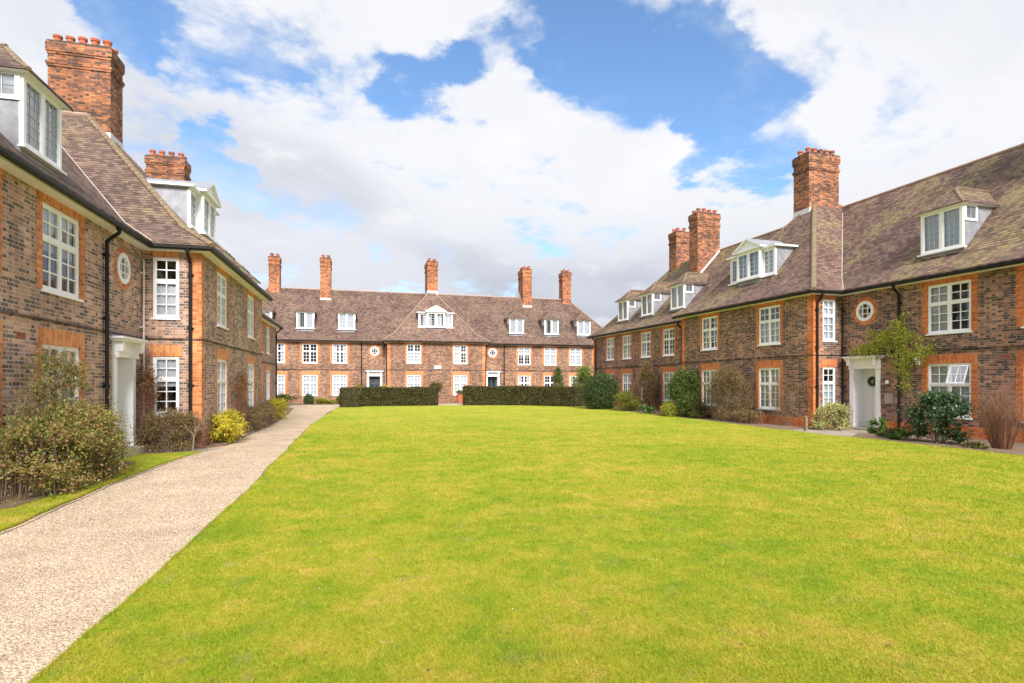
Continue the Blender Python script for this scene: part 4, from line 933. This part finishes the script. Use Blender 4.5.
shrub('shrub', 'bright yellow and green shrub at the brick corner beside the gravel path', 'shrub', -3.55, 18.25, .46, 1.2, .86, 'lemon', 9000, .036, 26, 15, r=.32, tw=24)
shrub('shrub', 'wide twiggy grey brown mound beyond the bright yellow shrub', 'shrub', -3.5, 23.9, .45, 3.4, .92, 'brown', 14000, .032, 50, 16, tw=260, twm='twig_g', r=.25, twk=dict(r0=.006, base=.5, sub=5))
shrub('shrub', 'small yellow leaved bush growing beyond the grey brown mound', 'shrub', -3.45, 28.6, .42, .9, 1.1, 'lemon', 4000, .04, 14, 17)
shrub('forsythia', 'yellow flowering bush against the far part of the left terrace', 'shrub', -4.15, 27.2, .42, .6, 1.75, 'lemon', 3500, .04, 16, 18, tw=20)
shrub('climber', 'brown leafless climber on the wall between the two left wing windows', 'climber', -3.58, 20.9, .14, .9, 2.1, 'rust', 2200, .03, 22, 19, z0=.6, tw=50, twm='twig_r', r=.3, twk=dict(r0=.006, base=.6))
shrub('shrub', 'dry brown shrub beyond the yellow leaved bush near the far left terrace end', 'shrub', -3.95, 33.5, .5, 2.2, .75, 'brown', 5000, .045, 20, 20, tw=30, twm='twig_g')
# sapling
e = empty('sapling', (-3.78, 15.55, 0)); tag(e, 'thin bare sapling with few branches on the verge tip by the left side wall', 'tree')
mb = MB(); mb.tube((0, 0, -.02), (.03, .02, .45), .022, .018, 7); mb.build('trunk', M['twig_g'], e)
mb = MB(); rr = random.Random(4)
for k in range(11):
    a = rr.uniform(0, 6.28); q = Vector((.03, .02, .45)) + Vector((math.cos(a) * rr.uniform(.1, .38), math.sin(a) * rr.uniform(.1, .3), rr.uniform(.08, .36))); mb.tube((.03, .02, rr.uniform(.35, .45)), q, .010, .005, 5)
    for j in range(3): q2 = q + Vector((rr.gauss(0, .08), rr.gauss(0, .08), rr.uniform(.0, .12))); mb.tube(q, q2, .005, .002, 4)
mb.build('crown', M['twig_g'], e)

# right side
def rs(px, py, **k): return gpt(px, py)
shrub('topiary_bush', 'big round dark green clipped bush at the right end of the hedge', 'bush', 15.42, 33.9, 1.2, 1.2, 2.35, 'yew', 30000, .055, 1, 30, z0=-.4, r=1.0, tw=6)
shrub('bush', 'loose light green bush behind the round clipped bush', 'bush', 16.35, 38.9, .8, .8, 3.0, 'ivy2', 7000, .07, 18, 31, r=.4, tw=10)
shrub('bush', 'low yellow green bush just right of the round clipped bush', 'bush', 15.75, 31.0, .75, .95, 1.2, 'olive2', 8000, .045, 16, 32, tw=10)
shrub('climber', 'narrow brown climber covering the far right wall between windows', 'climber', 17.3, 31.25, .30, .85, 3.15, 'brown', 11000, .042, 30, 33, tw=40, twm='twig_r', r=.32, twk=dict(base=.7))
shrub('plant', 'clump of fresh green leaves with white flowers left of the pale green dome', 'plant', 15.6, 28.2, .38, .5, .6, 'green', 1800, .05, 8, 34, tw=6, flowers=('flower', 140, .07))
shrub('bush', 'small pale green dome bush in front of the tall ivy bush', 'bush', 15.45, 25.6, .5, .62, .78, 'gold', 6500, .035, 1, 35, z0=-.25, r=1.0, tw=6)
shrub('ivy_bush', 'tall rounded ivy bush between two ground floor windows of the right terrace', 'bush', 16.1, 25.1, .60, 1.15, 2.6, 'ivy', 24000, .055, 14, 36, r=.5, tw=12)
shrub('shrub', 'tall twiggy brown shrub between the windows of the right wing', 'shrub', 16.1, 21.9, .62, 1.5, 2.5, 'brown', 26000, .03, 60, 37, tw=150, twm='twig_g', r=.26, twk=dict(r0=.006, sub=6, base=.4))
shrub('shrub', 'low dark mixed shrub between ivy bush and tall twiggy brown shrub', 'shrub', 15.9, 23.8, .5, .7, .75, 'olive', 4500, .04, 14, 38, tw=16)
shrub('shrub', 'low dry brown growth at the foot of the tall twiggy shrub', 'shrub', 15.9, 20.2, .45, 1.0, .6, 'brown', 4500, .03, 20, 44, tw=90, twm='twig_r', r=.3, twk=dict(r0=.006, base=.5))
shrub('climber', 'thin wiry climber in front of the near ground floor window of the right wing', 'climber', 16.4, 18.9, .15, .95, 1.95, 'rust', 1800, .026, 30, 39, tw=34, twm='twig_g', r=.25, twk=dict(r0=.005, base=.35, sub=9))
shrub('shrub', 'cream and yellow variegated bush below the narrow window beside the right doorway', 'shrub', 16.75, 16.75, .62, .50, 1.0, 'cream', 6500, .045, 26, 40, r=.30, tw=10)
def climb_extra(e): pass
cl = empty('climber', (17.95, 15.25, 0)); tag(cl, 'lime green climber over the right doorway and black downpipe', 'climber')
C = []; Q = []; rr = random.Random(41)
for (cx_, cz_, sx, sz, nn) in ((.60, 3.30, .55, .28, 16), (-.05, 3.65, .5, .35, 9), (.10, 3.35, .7, .3, 12), (-.35, 2.65, .5, .45, 18), (-.75, 2.65, .5, .35, 12), (1.2, 2.92, .6, .12, 18), (-1.1, 2.85, .4, .2, 6), (-.6, 3.3, .5, .4, 8), (-.3, 2.0, .35, .45, 8), (.7, 2.9, .5, .10, 10)):
    for _ in range(nn): C.append((-.14 + rr.uniform(-.06, .08), cx_ + rr.gauss(0, sx * .45), cz_ + rr.gauss(0, sz * .45))); Q.append((.07, rr.uniform(.05, .14), rr.uniform(.05, .12)))
Vc = np.concatenate([leaves(C, Q, 5200, .042, seed=41, aspect=1.7, shell=.2), sprigs(C, Q, 1100, 7, .26, .036, seed=42, droop=.35, up=.15, aspect=1.8)]); Vc[:, 0] = np.minimum(-.02, -.03 + (Vc[:, 0] + .10) * .38 - .03)
arr_mesh('foliage', Vc, 4, L['lime'], cl)
mb = MB()
for k in range(7):
    p = Vector((-.05, -.32 + rr.gauss(0, .10), 0)); tgt = C[rr.randint(0, len(C) - 1)]
    for j in range(6):
        q = Vector((-.04 + rr.gauss(0, .015), -.32 + (tgt[1] + .32) * ((j + 1) / 6) ** 4 + rr.gauss(0, .03), tgt[2] * (j + 1) / 6)); mb.tube(p, q, (.012 - .001 * j) * .5, (.011 - .001 * j) * .5, 5, caps=False); p = q
mb.build('stem', M['bark'], cl)
shrub('camellia', 'glossy dark green camellia with pale blossoms below the open right hand window', 'shrub', 15.9, 12.25, .5, .8, 1.48, 'cam', 8000, .055, 26, 42, r=.30, tw=12, flowers=('flower', 95, .085))
shrub('shrub', 'bare red brown vase shaped shrub at the right edge of the court', 'shrub', 16.1, 10.75, .48, .72, 1.78, 'brown', 0, .03, 1, 43, tw=150, twm='twig_r', twk=dict(r0=.0075, sub=8, upright=.25, base=.16))
shrub('plant', 'small bushy green plant at the foot of the right doorway', 'plant', 16.7, 14.8, .32, .45, .50, 'green', 1500, .045, 6, 45, tw=6)
shrub('plant', 'low grey green herb between the doorway and the camellia', 'plant', 16.2, 13.9, .3, .5, .32, 'olive', 1400, .04, 6, 46, tw=6)
shrub('plant', 'dark low evergreen at the foot of the camellia', 'plant', 15.7, 13.2, .28, .42, .26, 'green', 1200, .045, 6, 47, tw=6)
shrub('plant', 'low green ground plant under the bare red brown shrub', 'plant', 15.6, 10.9, .3, .5, .16, 'olive', 700, .04, 6, 48, tw=6)

# hedges (clipped, dark)
def hedge(name, label, pts, wd, h, seed, top_jit=.04):
    e = empty(name, (pts[0][0], pts[0][1], 0)); tag(e, label, 'hedge', 'clipped hedges across the lawn end')
    r = np.random.default_rng(seed); core = MB(); Vs = []; ox, oy = pts[0]
    for (a, b) in zip(pts, pts[1:]):
        a = np.array(a) - (ox, oy); b = np.array(b) - (ox, oy); Ln = np.linalg.norm(b - a); d = (b - a) / Ln; nn = np.array((d[1], -d[0])); w2 = wd / 2
        c = [a - nn * (w2 - .07), b - nn * (w2 - .07), b + nn * (w2 - .07), a + nn * (w2 - .07)]
        core.face([(*c[k], h - .07) for k in range(4)])
        for k in range(4): k2 = (k + 1) % 4; core.face([(*c[k], 0), (*c[k2], 0), (*c[k2], h - .07), (*c[k], h - .07)])
        n = int(900 * (2 * Ln * h + Ln * wd + 2 * wd * h)); u = r.uniform(0, 1, n); sel = r.uniform(0, 1, n); A = np.array([Ln * h, Ln * h, Ln * wd, wd * h, wd * h]); A = np.cumsum(A / A.sum()); f = np.searchsorted(A, sel)
        bump = lambda s, z: .035 * np.sin(s * 2.3 + seed) + .025 * np.sin(s * 5.1 + z * 4) + .02 * np.sin(z * 7 + s * 1.7)
        s = u * Ln; z = r.uniform(0, 1, n) * h; o = r.uniform(-w2, w2, n)
        s = np.where(f == 3, r.normal(0, .02, n), np.where(f == 4, Ln + r.normal(0, .02, n), s)); z = np.where(f == 2, h + r.normal(0, .025, n) + bump(s, s * 0) * .6, z)
        o = np.where(f == 0, -w2 + bump(s, z), np.where(f == 1, w2 + bump(s, z), o)) + r.normal(0, .03, n)
        P = np.stack([a[0] + d[0] * s + nn[0] * o, a[1] + d[1] * s + nn[1] * o, z], 1); N_ = r.normal(size=(n, 3)); N_ /= np.linalg.norm(N_, axis=1)[:, None]; t1 = np.cross(N_, r.normal(size=(n, 3))); t1 /= np.linalg.norm(t1, axis=1)[:, None]; t2 = np.cross(N_, t1)
        sz = .05 * r.uniform(.6, 1.3, n)[:, None]; V = np.stack([P - t1 * sz, P + t2 * sz * .6, P + t1 * sz, P - t2 * sz * .6], 1); V[..., 2] = np.maximum(V[..., 2], .01); Vs.append(V.reshape(-1, 3))
    core.build('stems', M['hedge_core'], e); arr_mesh('foliage', np.concatenate(Vs), 4, L['hedge'], e); return e
M['hedge_core'] = plain('hedge_twigs', (.045, .04, .02), .95, .4, 6)
hedge('hedge', 'clipped hedge left of the gap, its end block nearest the gravel path', [(-.15, 40.6), (-.15, 42.9)], 1.3, 1.28, 3)
h2 = hedge('hedge', 'long low clipped hedge between the end block and the gap in the hedges', [(.55, 42.6), (6.05, 42.6)], 1.1, 1.30, 5)
h3 = hedge('hedge', 'long clipped hedge right of the gap running to the round clipped bush', [(8.1, 42.6), (12.0, 41.6), (15.4, 37.6)], 1.2, 1.36, 7)
# planting in front of the far terrace
for i, (x, y, rx, h, lm, lab) in enumerate(((-3.3, 47.0, .42, .85, 'yew', 'small round clipped bush left at the foot of the far terrace'), (-.85, 47.0, .45, .8, 'olive', 'small round bush between the path and the hedge end block'),)):
    shrub('topiary_bush', lab, 'bush', x, y, rx, rx, h, lm, 3500, .05, 1, 60 + i, z0=-.2, r=1.0, tw=5)
shrub('plant', 'strip of low yellow green planting between the two small round bushes', 'plant', -2.1, 47.0, 1.1, .4, .45, 'gold', 3000, .06, 14, 63, tw=8)
shrub('plant', 'bushy green planting at the left end of the far terrace', 'plant', -5.2, 46.6, 1.1, .5, .8, 'olive', 3500, .06, 14, 64, tw=8)
shrub('shrub', 'orange yellow shrub left of the far left doorway', 'shrub', .5, 48.6, .35, .35, 1.6, 'gold', 1800, .06, 8, 65, tw=8)
shrub('shrub', 'golden shrub right of the far left doorway', 'shrub', 2.45, 47.6, .3, .3, 1.65, 'lemon', 1800, .06, 8, 66, tw=8)
shrub('climber', 'dark green climber on the far terrace between two right windows', 'climber', 18.2, 49.3, .5, .16, 3.1, 'ivy', 3500, .07, 14, 67, tw=8, r=.32)
shrub('plant', 'small dark shrub on the wall seen through the gap in the hedges', 'plant', 6.7, 47.9, .5, .3, 1.75, 'olive', 1500, .07, 7, 68, z0=.9, tw=8)

# ------------------------------------------------------------------ small things
def torus(mb, c, R0, r, ax, n=28, m_=8):
    """ring in the plane normal to world X-ish (ax: 'x')"""
    for i in range(n):
        for j in range(m_):
            def q(i, j):
                a, b = 2 * math.pi * i / n, 2 * math.pi * j / m_; rr_ = R0 + r * math.cos(b); return (c[0] + r * math.sin(b), c[1] + rr_ * math.cos(a), c[2] + rr_ * math.sin(a))
            mb.face([q(i, j), q(i + 1, j), q(i + 1, j + 1), q(i, j + 1)], 0, True)
# door wreath (door plane of the right terrace)
Rm = Matrix.Translation((18.04, 22.0, 0)) @ Matrix.Rotation(RRZ, 4, 'Z')
def R2W(x, y, z): return Rm @ Vector((x, y, z))
wp = R2W(4.32 + .98, .36, 1.75)
e = empty('wreath', wp, RRZ); tag(e, 'round green wreath hanging on the right white door', 'wreath')
r_ = np.random.default_rng(5); n = 1100; a = r_.uniform(0, 6.28, n); b = r_.uniform(0, 6.28, n); rr_ = .13 + .045 * np.cos(b)
P = np.stack([rr_ * np.cos(a), -.03 + .045 * np.sin(b) * .8, rr_ * np.sin(a)], 1); t1 = r_.normal(size=(n, 3)); t1 /= np.linalg.norm(t1, axis=1)[:, None]; t2 = np.cross(t1, r_.normal(size=(n, 3))); t2 /= np.linalg.norm(t2, axis=1)[:, None]
V = np.stack([P - t1 * .022, P + t2 * .012, P + t1 * .022, P - t2 * .012], 1); arr_mesh('leaves', V.reshape(-1, 3), 4, L['ivy'], e)
mb = MB()
for k in range(16):
    a0, a1 = 2 * math.pi * k / 16, 2 * math.pi * (k + 1) / 16; mb.tube((.13 * math.cos(a0), -.02, .13 * math.sin(a0)), (.13 * math.cos(a1), -.02, .13 * math.sin(a1)), .016, n=6, caps=False)
mb.build('ring', M['bark'], e)
def wall_item(name, label, cat, x, z, build, B='R'):
    p = R2W(x, 0, z); e = empty(name, p, RRZ); tag(e, label, cat); build(e); return e
def lamp(e):
    m1 = MB(); m1.box(-.07, -.03, -.22, .07, 0, .2); m1.box(-.05, -.10, .12, .05, -.03, .17); m1.build('backplate', M['white'], e)
    m2 = MB(); m2.lathe((0, -.13, -.05), [(0, -.02), (.06, 0), (.085, .14), (.085, .17), (.0, .24)], 10); m2.build('lamp_shade', M['white'], e)
wall_item('wall_lamp', 'white bracket lamp under the string course left of the open window', 'lamp', 7.3, 2.52, lamp)
def abox(e):
    m1 = MB(); m1.box(-.15, -.10, 0, .15, 0, .26); m1.box(-.13, -.115, .02, .13, -.10, .24); m1.build('casing', M['stone'], e)
    m2 = MB(); m2.lathe((0, -.06, .258), [(.04, 0), (.04, .02), (0, .03)], 10); m2.build('cap', M['white'], e)
wall_item('alarm_box', 'pale square alarm box on the wall above the right doorway', 'box', 5.75, 2.86, abox)
def plate(e):
    m1 = MB(); m1.box(-.17, -.02, -.18, .17, 0, .18); m1.build('plate', M['stone'], e); m2 = MB()
    for a in (-.14, .14):
        for b in (-.15, .15): m2.tube((a, -.02, b), (a, -.028, b), .012)
    m2.build('screw', M['brass'], e)
wall_item('stone_plaque', 'pinkish stone plaque low on the wall right of the white doorway', 'plaque', 6.25, 1.15, plate)
def bell(e):
    m1 = MB(); m1.lathe((0, -.04, -.06), [(0, 0), (.06, .01), (.07, .06), (.06, .12), (0, .15)], 10); m1.build('globe', M['white'], e); m2 = MB(); m2.box(-.03, -.05, .07, .03, 0, .10); m2.build('bracket', M['black'], e)
wall_item('porch_light', 'small round porch light right of the white doorway', 'lamp', 6.22, 1.72, bell)
def cam_(e):
    m1 = MB(); m1.tube((0, -.16, -.02), (0, -.02, .03), .05, .05, 10); m1.build('housing', M['white'], e); m2 = MB(); m2.tube((0, -.02, .03), (0, 0, .03), .07, .07, 10); m2.build('base', M['white'], e)
wall_item('floodlight', 'small white floodlight at the wall corner left of the doorway cornice', 'lamp', 4.62, 2.56, cam_)
for i, (x, z) in enumerate(((9.95, 2.47),)):
    e = empty('air_brick', R2W(x, 0, z), RRZ); tag(e, 'dark red air brick beside the lintel of the open window', 'vent')
    m1 = MB(); m1.box(-.13, -.008, -.05, .13, 0, .05); m1.build('grille', M['pot'], e); m2 = MB()
    for k in range(5): m2.box(-.11 + k * .045, -.0095, -.035, -.09 + k * .045, -.0078, .035)
    m2.build('slot', M['dark'], e)
Lm = Matrix.Translation((-5.15, 21.2, .1)) @ Matrix.Rotation(LRZ, 4, 'Z')
e = empty('air_brick', Lm @ Vector((-9.75, 0, 2.42)), LRZ); tag(e, 'red air brick left of the nearest ground floor window on the left', 'vent')
m1 = MB(); m1.box(-.13, -.008, -.05, .13, 0, .05); m1.build('grille', M['pot'], e); m2 = MB()
for k in range(5): m2.box(-.11 + k * .045, -.0095, -.035, -.09 + k * .045, -.0078, .035)
m2.build('slot', M['dark'], e)
# plaque on the far terrace
e = empty('stone_plaque', (6.9, 49.57 - 1.4, 3.0)); tag(e, 'small white stone tablet in the middle of the far terrace front', 'plaque')
m1 = MB(); m1.box(-.27, -.03, -.13, .27, 0, .13); m1.build('tablet', M['mortarw'], e); m2 = MB(); m2.box(-.30, -.05, -.17, .30, 0, -.132); m2.build('ledge', M['mortarw'], e)
# terracotta pot by the far terrace, seen at the right side of the gap
e = empty('flower_pot', (8.55, 46.6, 0)); tag(e, 'terracotta pot at the far wall beside the gap in the hedges', 'pot')
m1 = MB(); m1.lathe((0, 0, .012), [(0, 0), (.22, 0), (.32, .6), (.35, .6), (.35, .7), (.30, .7), (.28, .62), (0, .6)], 16); m1.build('pot', M['pot'], e)
arr_mesh('foliage', leaves([(0, 0, .85)], [(.3, .3, .25)], 700, .05, seed=70), 4, L['olive'], e)
# valve cover post on the right bed edge
e = empty('marker_post', (15.55, 16.75, 0)); tag(e, 'short yellowish post at the lawn corner near the right doorway', 'post')
m1 = MB(); m1.box(-.045, -.045, -.03, .045, .045, .48); m1.build('post', M['hip'], e); m2 = MB(); m2.lathe((0, 0, .48), [(.06, 0), (.06, .03), (0, .06)], 4); m2.build('cap', M['hip'], e)

# scattered dead leaves and daisies on the lawn
def litter(name, poly, n, rmin, rmax, size, mat, lab, cat, z=.018):
    x, y, r = scatter(poly, n, rmin, rmax); N = len(x); a = rng.uniform(0, 6.28, N); s_ = size * rng.uniform(.5, 1.2, N) * np.clip(r / 8, .9, 2)
    V = np.zeros((N, 4, 3))
    for k, (dx, dy) in enumerate(((-1, 0), (0, .55), (1, 0), (0, -.55))):
        V[:, k, 0] = x + s_ * (dx * np.cos(a) - dy * np.sin(a)); V[:, k, 1] = y + s_ * (dx * np.sin(a) + dy * np.cos(a)); V[:, k, 2] = z + rng.uniform(0, .012, N)
    tag(arr_mesh(name, V.reshape(-1, 3), 4, mat), lab, cat, kind='stuff')
litter('fallen_leaves', lawn_poly, 420, 3, 24, .016, L['rust'], 'scattered dead brown leaves lying on the lawn', 'leaves')
litter('daisies', lawn_poly, 110, 3, 20, .006, L['flower'], 'tiny pale flowers scattered in the lawn grass', 'flowers', .024)
litter('fallen_leaves', gp, 160, 3, 20, .014, L['rust'], 'few dead leaves lying on the gravel path', 'leaves', -.012)
